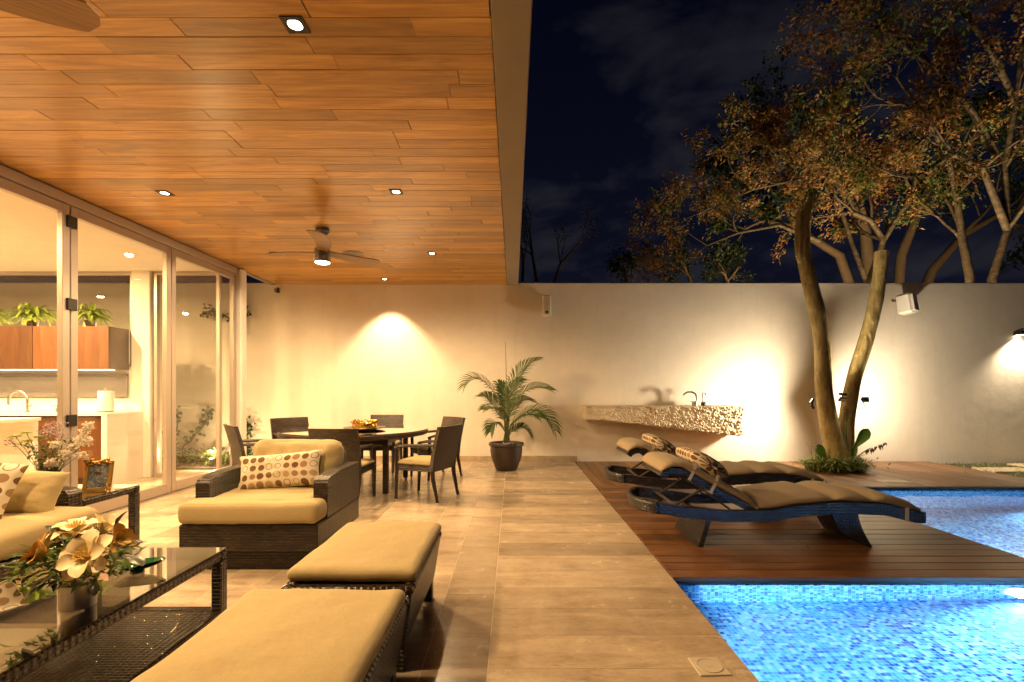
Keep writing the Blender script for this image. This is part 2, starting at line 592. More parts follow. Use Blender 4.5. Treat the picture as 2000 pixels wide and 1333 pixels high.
BRONZE = plain('bronze_metal', (0.13, 0.105, 0.085), 0.4, 0.7)
CHROME = plain('chrome', (0.72, 0.70, 0.67), 0.14, 1.0, 0.04)
STEEL = plain('brushed_steel', (0.42, 0.40, 0.37), 0.28, 1.0, 0.1)
GOLD = plain('gold_leaf', (0.80, 0.50, 0.10), 0.22, 1.0, 0.15, 30)
GILT = plain('gilt_frame', (0.42, 0.26, 0.07), 0.35, 0.8, 0.3, 30, 0.4, 60)
GLASS = pane('door_glass', (0.96, 0.96, 0.95), 1.0)
TOPGLASS = pane('table_glass', (0.62, 0.62, 0.58), 2.2)
VASEG = pane('vase_glass', (0.90, 0.93, 0.90), 1.8)
MOSAIC = mosaic()
WATER = water()
LAMPON = emis('lamp_glow', (1.0, 0.86, 0.60), 14.0)
LAMPDIM = emis('lamp_glow_soft', (1.0, 0.80, 0.45), 6.0)
LEDM = emis('led_strip_glow', (1.0, 0.78, 0.42), 5.0)
POOLLAMP = emis('pool_lamp_glow', (0.85, 0.93, 1.0), 10.0)
LIME = stonemat()
POTM = plain('dark_clay', (0.045, 0.028, 0.02), 0.45, 0, 0.3, 8, 0.2, 30)
SOIL = plain('soil', (0.05, 0.032, 0.02), 0.95, 0, 0.4, 30, 0.8, 40)
PALM = leafmat('palm_leaf', (0.035, 0.075, 0.018), (0.10, 0.15, 0.035), 0.15, 0.4)
STEMG = plain('green_stem', (0.12, 0.15, 0.04), 0.5, 0, 0.3, 12)
IVY = leafmat('ivy_leaf', (0.02, 0.05, 0.012), (0.07, 0.12, 0.03), 0.15)
FERN = leafmat('fern_leaf', (0.10, 0.17, 0.02), (0.26, 0.33, 0.05), 0.35)
LEAFG = leafmat('green_leaf', (0.045, 0.09, 0.012), (0.17, 0.22, 0.035), 0.35)
LEAFD = leafmat('dark_leaf', (0.012, 0.026, 0.008), (0.035, 0.06, 0.015), 0.2)
LEAFB = leafmat('bronze_leaf', (0.20, 0.09, 0.026), (0.44, 0.24, 0.08), 0.35)
BARK = barkmat('smooth_bark', (0.21, 0.145, 0.05), (0.39, 0.30, 0.12), (0.50, 0.41, 0.19), (5, 5, 1.6), 1.0)
BARK2 = barkmat('pale_bark', (0.03, 0.022, 0.015), (0.075, 0.056, 0.037), (0.16, 0.125, 0.09), (3, 3, 7))
TWIG = plain('twig_bark', (0.13, 0.09, 0.055), 0.8, 0, 0.3)
WHITE = plain('white_plastic', (0.72, 0.70, 0.66), 0.4, 0, 0.03)
LAMI = plain('white_laminate', (0.74, 0.71, 0.66), 0.3, 0, 0.03)
BLIND = plain('grey_blind', (0.17, 0.155, 0.15), 0.6, 0, 0.06)
PAPER = plain('paper', (0.80, 0.77, 0.70), 0.9, 0, 0.05)
PETAL = plain('cream_petal', (0.80, 0.68, 0.42), 0.55, 0, 0.15, 14)
PETALY = plain('ochre_petal', (0.66, 0.38, 0.09), 0.55, 0, 0.35, 14)
STAMEN = plain('stamen', (0.70, 0.50, 0.16), 0.6)
PETALW = leafmat('white_petal', (0.72, 0.66, 0.55), (0.82, 0.76, 0.66), 0.3)
PETALV = leafmat('violet_petal', (0.30, 0.22, 0.26), (0.50, 0.40, 0.40), 0.3)
PETALG = leafmat('lime_petal', (0.26, 0.36, 0.05), (0.48, 0.56, 0.12), 0.3)
DKLEAF = plain('leathery_leaf', (0.045, 0.05, 0.028), 0.35, 0, 0.4, 12)
GREENG = plain('green_glass', (0.01, 0.09, 0.035), 0.06, 0.0, 0.4, 30, Coat_Weight=1.0)
DRAINM = plain('cream_plastic', (0.62, 0.55, 0.42), 0.45, 0, 0.05)
GRASSM = leafmat('grass_blade', (0.10, 0.16, 0.035), (0.36, 0.38, 0.12), 0.3)
EARTH = plain('earth', (0.07, 0.055, 0.035), 0.95, 0, 0.4, 2.0, 0.6, 20)
STEPST = plain('stepping_stone', (0.52, 0.42, 0.27), 0.8, 0, 0.15, 6, 0.3, 40)
WICKRIM = wicker('glossy_wicker_trim', (0.014, 0.009, 0.005), (0.050, 0.030, 0.016), (0.002, 0.0013, 0.001), 0.056, 0.020, 0.20, False, 0.0045)


def photo_print():
    m, t = newmat('framed_print')
    co = t.coord('Object')
    f = t.noise(co, 28.0, 5.0, 0.7, 1.5)
    c = t.ramp(f, [(0.3, (0.02, 0.03, 0.05)), (0.5, (0.12, 0.14, 0.17)), (0.65, (0.35, 0.34, 0.33)), (0.8, (0.55, 0.5, 0.45))])
    t.out(t.n('ShaderNodeBsdfPrincipled', {'Base Color': c, 'Roughness': 0.12}))
    return m


PRINT = photo_print()

# ================================================================== SETTING
WALL_Y, ZC = 8.5, 3.12          # garden wall plane, canopy ceiling height
XD = -4.22                      # plane of the glass doors
XC = 1.08                       # edge of the pool coping

# ---- ground beyond the terrace
gm = MB()
for (x0, x1, y0, y1, z) in ((7.43, 30, 6.36, WALL_Y, -0.04), (12.3, 30, -12, 6.36, -0.04), (-60, 60, WALL_Y + 0.22, 120, -0.05), (-60, -12.2, -12, WALL_Y + 0.22, -0.05), (30, 60, -12, WALL_Y + 0.22, -0.05)):
    gm.add([(x0, y0, z), (x1, y0, z), (x1, y1, z), (x0, y1, z)], [(0, 1, 2, 3)])
tag(gm.build('ground', EARTH), kind='structure')

# ---- terrace floor: slab + travertine pieces
fm = MB()
fm.box(-12.2, XC - 0.02, -4.0, WALL_Y, -0.25, -0.0014)
floor = tag(fm.build('terrace_floor', GROUT), kind='structure')
GAP = 0.0022


def tile_mesh(lx, ly):
    b = MB().box(-lx / 2 + GAP, lx / 2 - GAP, -ly / 2 + GAP, ly / 2 - GAP, -0.016, 0.0, 0.0004)
    me = bpy.data.meshes.new('floor_tile')
    me.from_pydata(b.v, [], b.f)
    me.materials.append(TRAV)
    return me


XS = -0.115                     # seam between coping and the floor planks
cop = tile_mesh(XC - XS, 0.30)
y = WALL_Y
k = 0
while y > 1.2:
    o = link('coping_stone', cop, floor, ((XS + XC) / 2, y - 0.15, 0))
    y -= 0.30
stuffm = MB()
while y > -3.9:
    stuffm.box(XS + GAP, XC - GAP, y - 0.30 + GAP, y - GAP, -0.016, 0)
    y -= 0.30
cols = 24
meshes = {}
for c in range(cols):
    x1 = XS - 0.302 * c
    x0 = x1 - 0.302
    xc = (x0 + x1) / 2
    y = WALL_Y - random.choice((0.0, 0.3, 0.5, 0.75, 0.95))
    segs = [(y, WALL_Y)] if WALL_Y - y > 0.05 else []
    while y > -3.0:
        L = random.choice((0.9, 1.1, 1.2, 1.2))
        segs.append((y - L, y))
        y -= L
    for (a, b) in segs:
        px = HX + xc * F_PX / max(b, 0.3)
        vis = b > 2.0 and px > -160 and (c < 14 or a > 3.6)
        if vis and b - a > 0.1:
            key = round(b - a, 2)
            if key not in meshes:
                meshes[key] = tile_mesh(0.302, key)
            link('floor_tile', meshes[key], floor, (xc, (a + b) / 2, 0))
        else:
            stuffm.box(x0 + GAP, x1 - GAP, a + GAP, b - GAP, -0.016, 0)
tag(stuffm.build('floor_tile_field', TRAV, floor), kind='stuff')

# ---- skirting along the wall under the canopy
tag(MB().box(-4.05, 1.13, WALL_Y - 0.022, WALL_Y + 0.01, -0.006, 0.098, 0.003).build('skirting', TRAV, floor), kind='structure')

# ---- garden wall
gw = MB()
gw.box(-14, 16, WALL_Y, WALL_Y + 0.2, -0.3, 3.155, 0.012)
tag(gw.build('garden_wall', WALL), 'tall cream stucco garden wall behind the deck and dining table', 'wall')

# ---- pool basin
PF, PR, PB = 3.29, 3.86, 6.32     # platform front face, platform right face, pool back edge
pm = MB()
SH, DP = -0.36, -1.15


def quad(mb, a, b, c, d):
    mb.add([a, b, c, d], [(0, 1, 2, 3)])


XW = XC - 0.03
quad(pm, (XW, -3, SH), (3.95, -3, SH), (3.95, PF, SH), (XW, PF, SH))
quad(pm, (3.95, -3, DP), (12.2, -3, DP), (12.2, PB, DP), (3.95, PB, DP))
quad(pm, (PR, PF, DP), (3.95, PF, DP), (3.95, PB, DP), (PR, PB, DP))
quad(pm, (3.95, -3, DP), (3.95, PF, DP), (3.95, PF, SH), (3.95, -3, SH))
quad(pm, (PR, PF, SH), (3.95, PF, SH), (3.95, PF, DP), (PR, PF, DP))
quad(pm, (XW, -3, SH), (XW, PF, SH), (XW, PF, -0.012), (XW, -3, -0.012))
quad(pm, (XW, PF, SH), (PR, PF, SH), (PR, PF, -0.034), (XW, PF, -0.034))
quad(pm, (PR, PF, DP), (PR, PB, DP), (PR, PB, -0.034), (PR, PF, -0.034))
quad(pm, (PR, PB, DP), (12.2, PB, DP), (12.2, PB, -0.034), (PR, PB, -0.034))
quad(pm, (12.2, PB, DP), (12.2, -3, DP), (12.2, -3, -0.034), (12.2, PB, -0.034))
quad(pm, (12.2, -3, DP), (XW, -3, DP), (XW, -3, -0.034), (12.2, -3, -0.034))
pool = tag(pm.build('swimming_pool', MOSAIC, uv=True), kind='structure')
wm = MB()
ZW = -0.062
wm.add([(XW, -3, ZW), (12.2, -3, ZW), (12.2, PF, ZW), (PR, PF, ZW), (XW, PF, ZW), (PR, PB, ZW), (12.2, PB, ZW)],
       [(0, 1, 2, 3, 4), (3, 2, 6, 5)])
tag(wm.build('pool_water', WATER), kind='structure')

# ---- timber deck
db = MB()
db.box(XC + 0.004, PR - 0.05, PF + 0.05, 6.33, -0.30, -0.034)
db.box(XC + 0.004, 7.38, PB + 0.012, WALL_Y - 0.002, -0.30, -0.033)
deck = tag(db.build('timber_deck', DARK), kind='structure')
pw = 0.139
DEPTH = 0.028
dk = {}


def plank(lx, ly, m, name, loc, parent, h=DEPTH, ch=0.003):
    key = (round(lx, 3), round(ly, 3), m.name, h)
    if key not in dk:
        b = MB().box(-lx / 2, lx / 2, -ly / 2, ly / 2, -h, 0, ch)
        me = bpy.data.meshes.new(name)
        me.from_pydata(b.v, [], b.f)
        me.materials.append(m)
        dk[key] = me
    return link(name, dk[key], parent, loc)


y = 3.268
xa, xb = XC + 0.006, PR + 0.02
while y + pw < 6.36:
    sp = random.choice((None, 1.9, 2.4, 3.0, None))
    for (a, b) in ([(xa, xb)] if sp is None else [(xa, sp), (sp, xb)]):
        plank(b - a - 0.002, pw - 0.006, DECKX, 'deck_plank', ((a + b) / 2, y + pw / 2, random.uniform(-0.0012, 0.0012)), deck)
    y += pw
yb = y
x = XC + 0.006
while x + pw < 7.42:
    plank(pw - 0.006, WALL_Y - 0.006 - (yb + 0.002), DECKY, 'deck_plank', (x + pw / 2, (yb + WALL_Y - 0.004) / 2, random.uniform(-0.0012, 0.0012)), deck)
    x += pw
MB().box(xa, xb - 0.01, 3.273, 3.287, -0.045, -0.0295).build('edge_trim', DARK, deck)
MB().box(PR + 0.02, 12.2, PB - 0.05, PB + 0.004, -0.034, -0.002, 0.003).build('edge_trim', DARK, deck)

# ================================================================== HOUSE AND CANOPY
canopy = empty('roof_canopy', (-2, 4, ZC), label='flat roof canopy with plank ceiling and taupe edge beam over the terrace', cat='canopy')


def kid(mb, name, m, root, **kw):
    """build in world coordinates, parented to a root that is unrotated"""
    o = mb.build(name, m, root, **kw)
    o.matrix_parent_inverse = Matrix.Translation(root.location).inverted()
    return o


XE, XF = -0.108, 0.092
c1 = MB()
c1.box(XD - 0.02, XF - 0.03, -4.0, WALL_Y + 0.18, ZC + 0.05, ZC + 0.45)
kid(c1, 'roof_slab', FASCIA, canopy)
kid(MB().box(XE, XF, -4.0, WALL_Y + 0.19, ZC - 0.004, ZC + 0.47, 0.006), 'edge_beam', FASCIA, canopy)
kid(MB().box(XD - 0.06, XD + 0.03, -4.0, WALL_Y + 0.05, ZC - 0.01, ZC + 0.05), 'shadow_trim', FASCIA, canopy)
ceiling = kid(MB().box(XD + 0.031, XE - 0.001, -4.0, WALL_Y + 0.1, ZC + 0.014, ZC + 0.049), 'ceiling', DARK, canopy)
bw = 0.130
y = WALL_Y - 0.002
rest = MB()
while y > -3.8:
    x = XD + 0.034 - random.uniform(0, 0.9)
    while x < XE - 0.01:
        L = random.choice((0.85, 1.0, 1.1, 1.2, 1.2))
        a, b = max(x, XD + 0.034), min(x + L, XE - 0.003)
        if XE - 0.003 - b < 0.2:
            b = XE - 0.003
        if b - a > 0.02:
            if y > 2.2:
                plank(round(b - a, 2) - 0.004, bw - 0.0026, CEILW, 'ceiling_plank', ((a + b) / 2, y - bw / 2, ZC + 0.013 + random.uniform(-0.0015, 0.0015)), ceiling, 0.012, 0.0016)
            else:
                rest.box(a + 0.001, b - 0.001, y - bw + 0.001, y - 0.001, ZC, ZC + 0.013)
        x = b + 0.0 if b > x else x + L
        if b >= XE - 0.0031:
            break
    y -= bw
o = rest.build('ceiling_plank_field', CEILW, ceiling)
tag(o, kind='stuff')

house = empty('house', (-7, 4, 0), label='lit house with white plaster columns and kitchen ceiling behind the glass doors', cat='house')
kid(MB().box(XD - 0.05, XD + 0.10, 7.30, 7.46, -0.004, ZC - 0.012, 0.02), 'column', HOUSE, house)
kid(MB().box(-5.52, -5.245, 6.95, 7.2, -0.004, 3.0, 0.01), 'column', HOUSE, house)
kid(MB().box(-12, XD - 0.07, -3, 7.02, 2.99, 3.2), 'kitchen_ceiling', HOUSE, house)
kid(MB().box(-12.1, -11.9, -3, 8.5, -0.1, 3.2), 'side_wall', HOUSE, house)
kid(MB().box(-12, XD - 0.1, -3.2, -3.0, -0.1, 3.2), 'rear_wall', HOUSE, house)
kid(MB().box(-12, 0.2, -4.2, -4.0, -0.1, 3.5), 'terrace_end_wall', HOUSE, house)
kid(MB().box(-9.5, -5.521, 6.96, 7.1, 0.9, 1.55), 'kitchen_back_wall', HOUSE, house)
kid(MB().box(-9.5, -5.521, 6.97, 7.1, -0.004, 0.899), 'kitchen_back_wall', HOUSE, house)
kid(MB().box(XD - 0.05, XD + 0.05, -3.0, 7.3, ZC - 0.10, ZC - 0.012, 0.004), 'door_head', ALU, house)
kid(MB().box(XD - 0.04, XD + 0.04, -3.0, 7.3, -0.004, 0.006), 'door_sill', ALU, house)
# courtyard glazing behind the kitchen
for (a, b) in ((-5.23, -4.27), (-9.5, -5.525)):
    z0 = 0.0 if a > -6 else 1.6
    wnd = kid(MB().box(a, a + 0.05, 7.0, 7.06, z0, 2.988, 0.003).box(b - 0.05, b, 7.0, 7.06, z0, 2.988, 0.003).box(a + 0.05, b - 0.05, 7.0, 7.06, z0, z0 + 0.05).box(a + 0.05, b - 0.05, 7.0, 7.06, 2.94, 2.988), 'courtyard_window', ALU, house)
    gl = MB().box(a + 0.05, b - 0.05, 7.026, 7.032, z0 + 0.05, 2.94).build('window_pane', GLASS, wnd)

# folding glass doors
edges = (1.86, 3.21, 4.56, 5.91, 7.27)
descr = ('folding glass door panel beside the sofa, open kitchen island behind it', 'folding glass door panel in front of the kitchen island',
         'folding glass door panel in front of the wall cabinet and paper towel', 'folding glass door panel next to the white column')
for i in range(4):
    a, b = edges[i] + 0.006, edges[i + 1] - 0.006
    if i == 3:
        b = 7.285
    root = empty('folding_glass_door', (XD, (a + b) / 2, 0), label=descr[i], cat='glass door', group='folding glass door panels')
    fw, th, zt = 0.075, 0.028, ZC - 0.104
    fr = MB()
    fr.box(XD - th, XD + th, a, a + fw, 0.012, zt, 0.004).box(XD - th, XD + th, b - fw, b, 0.012, zt, 0.004)
    fr.box(XD - th, XD + th, a + fw, b - fw, 0.012, 0.13, 0.004).box(XD - th, XD + th, a + fw, b - fw, zt - 0.09, zt, 0.004)
    kid(fr, 'frame', ALU, root)
    kid(MB().box(XD - 0.006, XD + 0.006, a + fw - 0.006, b - fw + 0.006, 0.124, zt - 0.084), 'glass_pane', GLASS, root)
    if i in (1, 2):
        yy = b if i == 1 else a
    if i == 2:
        for z in (2.86, 2.08, 0.98):
            kid(MB().box(XD + th + 0.001, XD + th + 0.022, a - 0.055, a + 0.045, z - 0.055, z + 0.055, 0.004), 'hinge', DARK, root)

# ================================================================== CEILING FITTINGS
def downlight(x, y, label, energy, size=80, blend=0.35, z=ZC, square=True, r=0.036, grp='recessed ceiling spotlights'):
    root = empty('recessed_spotlight', (x, y, z), label=label, cat='ceiling light', group=grp)
    s = 0.056
    if square:
        b = MB().box(x - s, x + s, y - s, y - s + 0.022, z - 0.005, z + 0.004).box(x - s, x + s, y + s - 0.022, y + s, z - 0.005, z + 0.004)
        b.box(x - s, x - s + 0.022, y - s + 0.022, y + s - 0.022, z - 0.005, z + 0.004).box(x + s - 0.022, x + s, y - s + 0.022, y + s - 0.022, z - 0.005, z + 0.004)
        b.lathe([(0.058, 0.003), (0.040, 0.0036)], 20, (x, y, z - 0.006))
        kid(b, 'bezel', DARK, root)
    else:
        kid(MB().lathe([(0.055, 0.0), (0.055, -0.006), (0.042, -0.006)], 20, (x, y, z)), 'bezel', WHITE, root)
    kid(MB().lathe([(r, 0), (r * 0.7, -0.004), (0.0, -0.006)], 20, (x, y, z - 0.003)), 'lens', LAMPON, root)
    if energy:
        lamp('spot', 'SPOT', (x, y, z - 0.02), energy, WARM2 if square else WARM, root, (x, y, 0), spot_size=R(size), spot_blend=blend, shadow_soft_size=0.035)
    return root


DL = 115
downlight(-1.10, 2.43, 'square recessed spotlight in the planks over the ottomans', DL, 164, 0.45)
downlight(-1.09, 4.49, 'square recessed spotlight in the planks over the tiled walkway', DL, 164, 0.45)
downlight(-3.27, 4.52, 'square recessed spotlight in the planks close to the glass doors', DL, 164, 0.45)
downlight(-1.10, 6.53, 'square recessed spotlight between the ceiling speaker and the edge beam', DL, 164, 0.45)
downlight(-3.23, 6.53, 'square recessed spotlight beside the tip of the ceiling fan blade', DL, 164, 0.45)
downlight(-2.15, 8.06, 'square recessed spotlight washing a bright arch down the wall', 290, 90, 0.45)
downlight(-3.27, 2.43, 'square recessed spotlight in the planks over the sofa', DL, 164, 0.45)
for (xx, yy) in ((-1.1, 0.3), (-3.27, 0.3)):
    pass

# in-ceiling speaker
sp = W(690, 496, 1.84 * F_PX / (760 - 496))
tag(MB().lathe([(0.14, 0.0), (0.14, -0.006), (0.132, -0.009), (0.0, -0.0095)], 40, (sp.x, sp.y, ZC + 0.002)).build('ceiling_speaker', BRONZE, smooth='auto'),
    'round dark loudspeaker grille set flush in the plank ceiling', 'speaker')


def ceiling_fan(x, y, rot, label, energy):
    root = empty('ceiling_fan', (x, y, ZC), rot, label=label, cat='ceiling fan', group='three bladed ceiling fans')
    MB().lathe([(0.001, 0), (0.075, -0.002), (0.078, -0.03), (0.055, -0.065), (0.02, -0.08), (0.0, -0.08)], 24).build('canopy_cup', BRONZE, root, smooth='auto')
    MB().tube([(0, 0, -0.07), (0, 0, -0.20)], 0.013, 10).build('rod', BRONZE, root, smooth='auto')
    MB().lathe([(0.0, -0.175), (0.03, -0.18), (0.04, -0.215), (0.085, -0.235), (0.09, -0.30), (0.085, -0.325), (0.0, -0.325)], 28).build('motor_housing', BRONZE, root, smooth='auto')
    for k in range(3):
        a = 2 * math.pi * k / 3

        def surf(u, v, top):
            r = 0.06 + u * 0.67
            wd = (0.055 + 0.035 * math.sin(min(1, u * 1.6) * math.pi / 2)) * (1 if u < 0.9 else math.sqrt(max(0.05, 1 - ((u - 0.9) / 0.105) ** 2)))
            s = (v - 0.5) * 2 * wd
            sweep = 0.05 * math.sin(u * math.pi)
            tilt = 0.20 * (1 - u * 0.4)
            z = -0.27 + 0.015 * u - math.sin(tilt) * s + (0.005 if top else -0.005)
            yy = s * math.cos(tilt) + sweep
            return (r * math.cos(a) - yy * math.sin(a), r * math.sin(a) + yy * math.cos(a), z)
        b = MB()
        b.grid(lambda u, v: surf(u, v, True), 16, 6)
        b.grid(lambda u, v: surf(u, 1 - v, False), 16, 6)
        n1 = 17 * 7
        for i in range(16):
            for (j0, j1) in ((0, 6), (6, 0)):
                b.f.append((i * 7 + j0, (i + 1) * 7 + j0, n1 + (i + 1) * 7 + j1, n1 + i * 7 + j1))
        for j in range(6):
            b.f.append((16 * 7 + j, 16 * 7 + j + 1, n1 + 16 * 7 + 5 - j, n1 + 16 * 7 + 6 - j))
        b.build('blade', BLADE, root, smooth='auto')
    MB().lathe([(0.0, -0.322), (0.088, -0.322), (0.09, -0.36), (0.084, -0.385), (0.076, -0.388)], 28).build('light_ring', BRONZE, root, smooth='auto')
    MB().lathe([(0.082, -0.378), (0.080, -0.392), (0.05, -0.404), (0.0, -0.408)], 24).build('light_lens', LAMPON, root, smooth='auto')
    l = lamp('fan_lamp', 'SPOT', (0, 0, -0.43), energy, WARM, None, None, spot_size=R(172), spot_blend=0.3, shadow_soft_size=0.075)
    l.parent = root
    return root


ceiling_fan(-2.19, 5.53, R(45), 'bronze ceiling fan with lit lamp hanging near the dining table', 380)
ceiling_fan(-2.35, 1.62, R(38), 'wooden bladed ceiling fan hanging over the sofa and coffee table', 300)

# ================================================================== KITCHEN BEHIND THE GLASS
for i, (x, y, lb) in enumerate(((-6.1, 5.6, 'round kitchen ceiling light above the wall cabinet end'), (-7.6, 5.2, 'round kitchen ceiling light above the sink side'), (-5.3, 3.9, 'round kitchen ceiling light near the glass doors'), (-7.4, 3.2, 'round kitchen ceiling light further inside the room'))):
    r = downlight(x, y, lb, 0, 150, 0.8, 2.985, False, 0.045, 'round kitchen ceiling lights')
    lamp('kitchen_lamp', 'AREA', (x, y, 2.972), 215, WARM, r, (x, y, 0), shape='DISK', size=0.09)

cab = empty('wall_cabinet', (-7, 6.8, 1.55), label='red brown veneer wall cabinet with ferns on top', cat='cabinet')
kid(MB().box(-9.4, -5.545, 6.622, 6.95, 1.552, 2.138, 0.003), 'carcass', BRONZE, cab)
for (a, b) in ((-9.4, -8.69), (-8.68, -7.64), (-7.63, -6.595), (-6.585, -5.547)):
    kid(MB().box(a, b, 6.60, 6.62, 1.55, 2.14, 0.002), 'cabinet_door', CABW, cab)
kid(MB().box(-9.3, -5.56, 6.66, 6.72, 1.535, 1.551), 'led_strip', LEDM, cab)
lamp('cabinet_strip_lamp', 'AREA', (-7.4, 6.75, 1.53), 6, WARM, cab, (-7.4, 6.8, 0.9), shape='RECTANGLE', size=3.6, size_y=0.04)

cnt = empty('kitchen_counter', (-7, 6.6, 0), label='kitchen counter with white top and end panel and red brown doors', cat='counter')
kid(MB().box(-9.4, -5.34, 6.33, 6.955, 0.925, 0.96, 0.003), 'worktop', LAMI, cnt)
kid(MB().box(-5.42, -5.342, 6.332, 6.95, 0.0, 0.924, 0.003), 'end_panel', LAMI, cnt)
for k in range(6):
    a = -5.425 - 0.62 * (k + 1)
    kid(MB().box(a + 0.003, a + 0.617, 6.36, 6.38, 0.1, 0.90, 0.002), 'counter_door', CABW, cnt)
kid(MB().box(-9.4, -5.43, 6.385, 6.9, 0.0, 0.922), 'carcass', CABW, cnt)
kid(MB().box(-9.4, -5.345, 6.935, 6.955, 0.962, 1.14, 0.002), 'upstand', LAMI, cnt)
isl = MB().box(-8.2, -5.56, 5.58, 5.64, 0.0, 0.905, 0.004).box(-8.2, -5.545, 5.2, 5.66, 0.907, 0.945, 0.004)
tag(isl.build('breakfast_bar', LAMI), 'plain white breakfast bar standing in front of the counter', 'bar counter')
bl = empty('window_blind', (-7, 6.94, 1.1), label='grey roller blind between the counter and the wall cabinet', cat='blind')
kid(MB().box(-9.3, -5.55, 6.925, 6.934, 1.16, 1.46), 'blind_cloth', BLIND, bl)
kid(MB().box(-9.3, -5.55, 6.90, 6.945, 1.461, 1.50, 0.004), 'blind_rail', BRONZE, bl)

# kitchen tap
p = W(38, 806, 6.6)
tp = empty('kitchen_tap', (p.x, 6.62, 0.96), label='arched kitchen tap at the sink on the white counter', cat='tap')
arc = [(0.09, 0, 0), (0.09, 0, 0.16)] + [(0.09 - 0.13 + 0.13 * math.cos(a), 0, 0.16 + 0.13 * math.sin(a)) for a in [math.pi * k / 10 for k in range(11)]] + [(-0.17, 0, 0.10)]
MB().tube(arc, 0.015, 10).build('spout', STEEL, tp, smooth='auto')
MB().tube([(0.09, 0, 0.06), (0.17, -0.02, 0.10)], 0.011, 8).build('lever', STEEL, tp, smooth='auto')
MB().lathe([(0.03, 0), (0.03, 0.012), (0.018, 0.02)], 16, (0.09, 0, 0)).build('base', STEEL, tp, smooth='auto')
sd = empty('soap_dispenser', (-6.25, 6.6, 0.96), label='small soap pump on the counter beside the tap', cat='soap pump')
MB().lathe([(0.02, 0), (0.02, 0.05), (0.008, 0.055), (0.008, 0.085)], 14).build('body', STEEL, sd, smooth='auto')
MB().tube([(0, 0, 0.085), (-0.075, 0, 0.09)], 0.007, 8).build('nozzle', STEEL, sd)
pt = empty('paper_towel_roll', (W(207, 800, 6.55).x, 6.55, 0.96), label='white paper towel roll on an upright holder at the counter end', cat='paper towel')
MB().lathe([(0.092, 0), (0.092, 0.018), (0.0, 0.02)], 28).build('holder_base', STEEL, pt, smooth='auto')
MB().lathe([(0.02, 0.022), (0.087, 0.022), (0.089, 0.03), (0.089, 0.285), (0.086, 0.292), (0.02, 0.292)], 28).build('paper', PAPER, pt, smooth='auto')
MB().lathe([(0.008, 0.02), (0.008, 0.30), (0.024, 0.315), (0.022, 0.33), (0.0, 0.337)], 14).build('knob', STEEL, pt, smooth='auto')
sk = empty('wall_socket', (-5.86, 6.93, 1.05), label='white wall socket above the counter beside the paper towel', cat='socket')
MB().box(-0.075, 0.075, -0.004, 0.004, -0.05, 0.05, 0.002).build('plate', WHITE, sk)
MB().box(-0.03, 0.03, -0.008, -0.0045, -0.02, 0.02, 0.001).build('outlet', DARK, sk)


# ------------------------------------------------------------------ foliage helpers
def leaf(mb, p, d, n, L, wd, fold=0.25):
    """one pointed leaf of two folded halves"""
    d = d.normalized()
    s = d.cross(n)
    s = s.normalized() if s.length > 1e-6 else d.orthogonal().normalized()
    up = s.cross(d)
    m = p + d * L * 0.45
    t = p + d * L - up * L * 0.12
    a = m + s * wd / 2 + up * wd * fold
    b = m - s * wd / 2 + up * wd * fold
    mb.add([p, a, t, b, m], [(0, 4, 1), (4, 2, 1), (0, 3, 4), (4, 3, 2)])


def rv(s=1.0):
    return Vector((random.uniform(-s, s), random.uniform(-s, s), random.uniform(-s, s)))


def bez(a, b, c, n):
    return [a * (1 - t) ** 2 + b * 2 * t * (1 - t) + c * t * t for t in [i / n for i in range(n + 1)]]


def frond(mb_leaf, mb_stem, a, b, c, n, L, wd, r=0.006, start=0.15, up=Vector((0, 0, 1)), droop=0.2):
    pts = bez(a, b, c, n)
    mb_stem.tube(pts, [r * (1 - 0.8 * i / n) for i in range(n + 1)], 5)
    for i in range(int(n * start), n + 1):
        t = (pts[min(i + 1, n)] - pts[max(i - 1, 0)]).normalized()
        s = t.cross(up)
        s = s.normalized() if s.length > 1e-4 else Vector((1, 0, 0))
        u = i / n
        ll = L * (0.35 + 0.65 * math.sin(math.pi * (0.12 + 0.80 * u)))
        for sg in (-1, 1):
            d = (s * sg * (1.0 - 0.45 * u) + t * (0.55 + 0.8 * u) + up * 0.25 + rv(0.08)).normalized()
            q = pts[i]
            e = q + d * ll * 0.55
            f = q + d * ll - Vector((0, 0, droop * ll))
            nn = d.cross(t).normalized() if d.cross(t).length > 1e-4 else up
            sd = d.cross(nn).normalized() * wd / 2
            mb_leaf.add([q - sd * 0.5, q + sd * 0.5, e + sd, f, e - sd], [(0, 1, 2, 4), (4, 2, 3)])


# ferns on the wall cabinet
for (px, wd, lb) in ((176, 0.30, 'bushy lime fern at the end of the wall cabinet top'), (62, 0.40, 'bushy lime fern in the middle of the wall cabinet top'), (-30, 0.34, 'bushy lime fern further along the wall cabinet top')):
    p = W(px, 637, 6.75)
    fr = empty('fern', (p.x, 6.76, 2.14), label=lb, cat='fern', group='ferns on the kitchen cabinet')
    MB().lathe([(0.05, 0), (0.075, 0.09), (0.08, 0.10), (0.07, 0.10), (0.06, 0.085), (0, 0.08)], 18).build('pot', POTM, fr, smooth='auto')
    lf, st = MB(), MB()
    for k in range(64):
        a = 2 * math.pi * k / 64 + random.uniform(-0.2, 0.2)
        r = wd * random.uniform(0.55, 1.1)
        h = random.uniform(0.16, 0.36)
        frond(lf, st, Vector((0, 0, 0.08)), Vector((math.cos(a) * r * 0.4, math.sin(a) * r * 0.3, h * 1.2)), Vector((math.cos(a) * r, math.sin(a) * r * 0.6, h * random.uniform(0.2, 0.9))), 22, 0.055, 0.0105, 0.003)
    lf.build('fronds', FERN, fr)
    st.build('stems', FERN, fr)
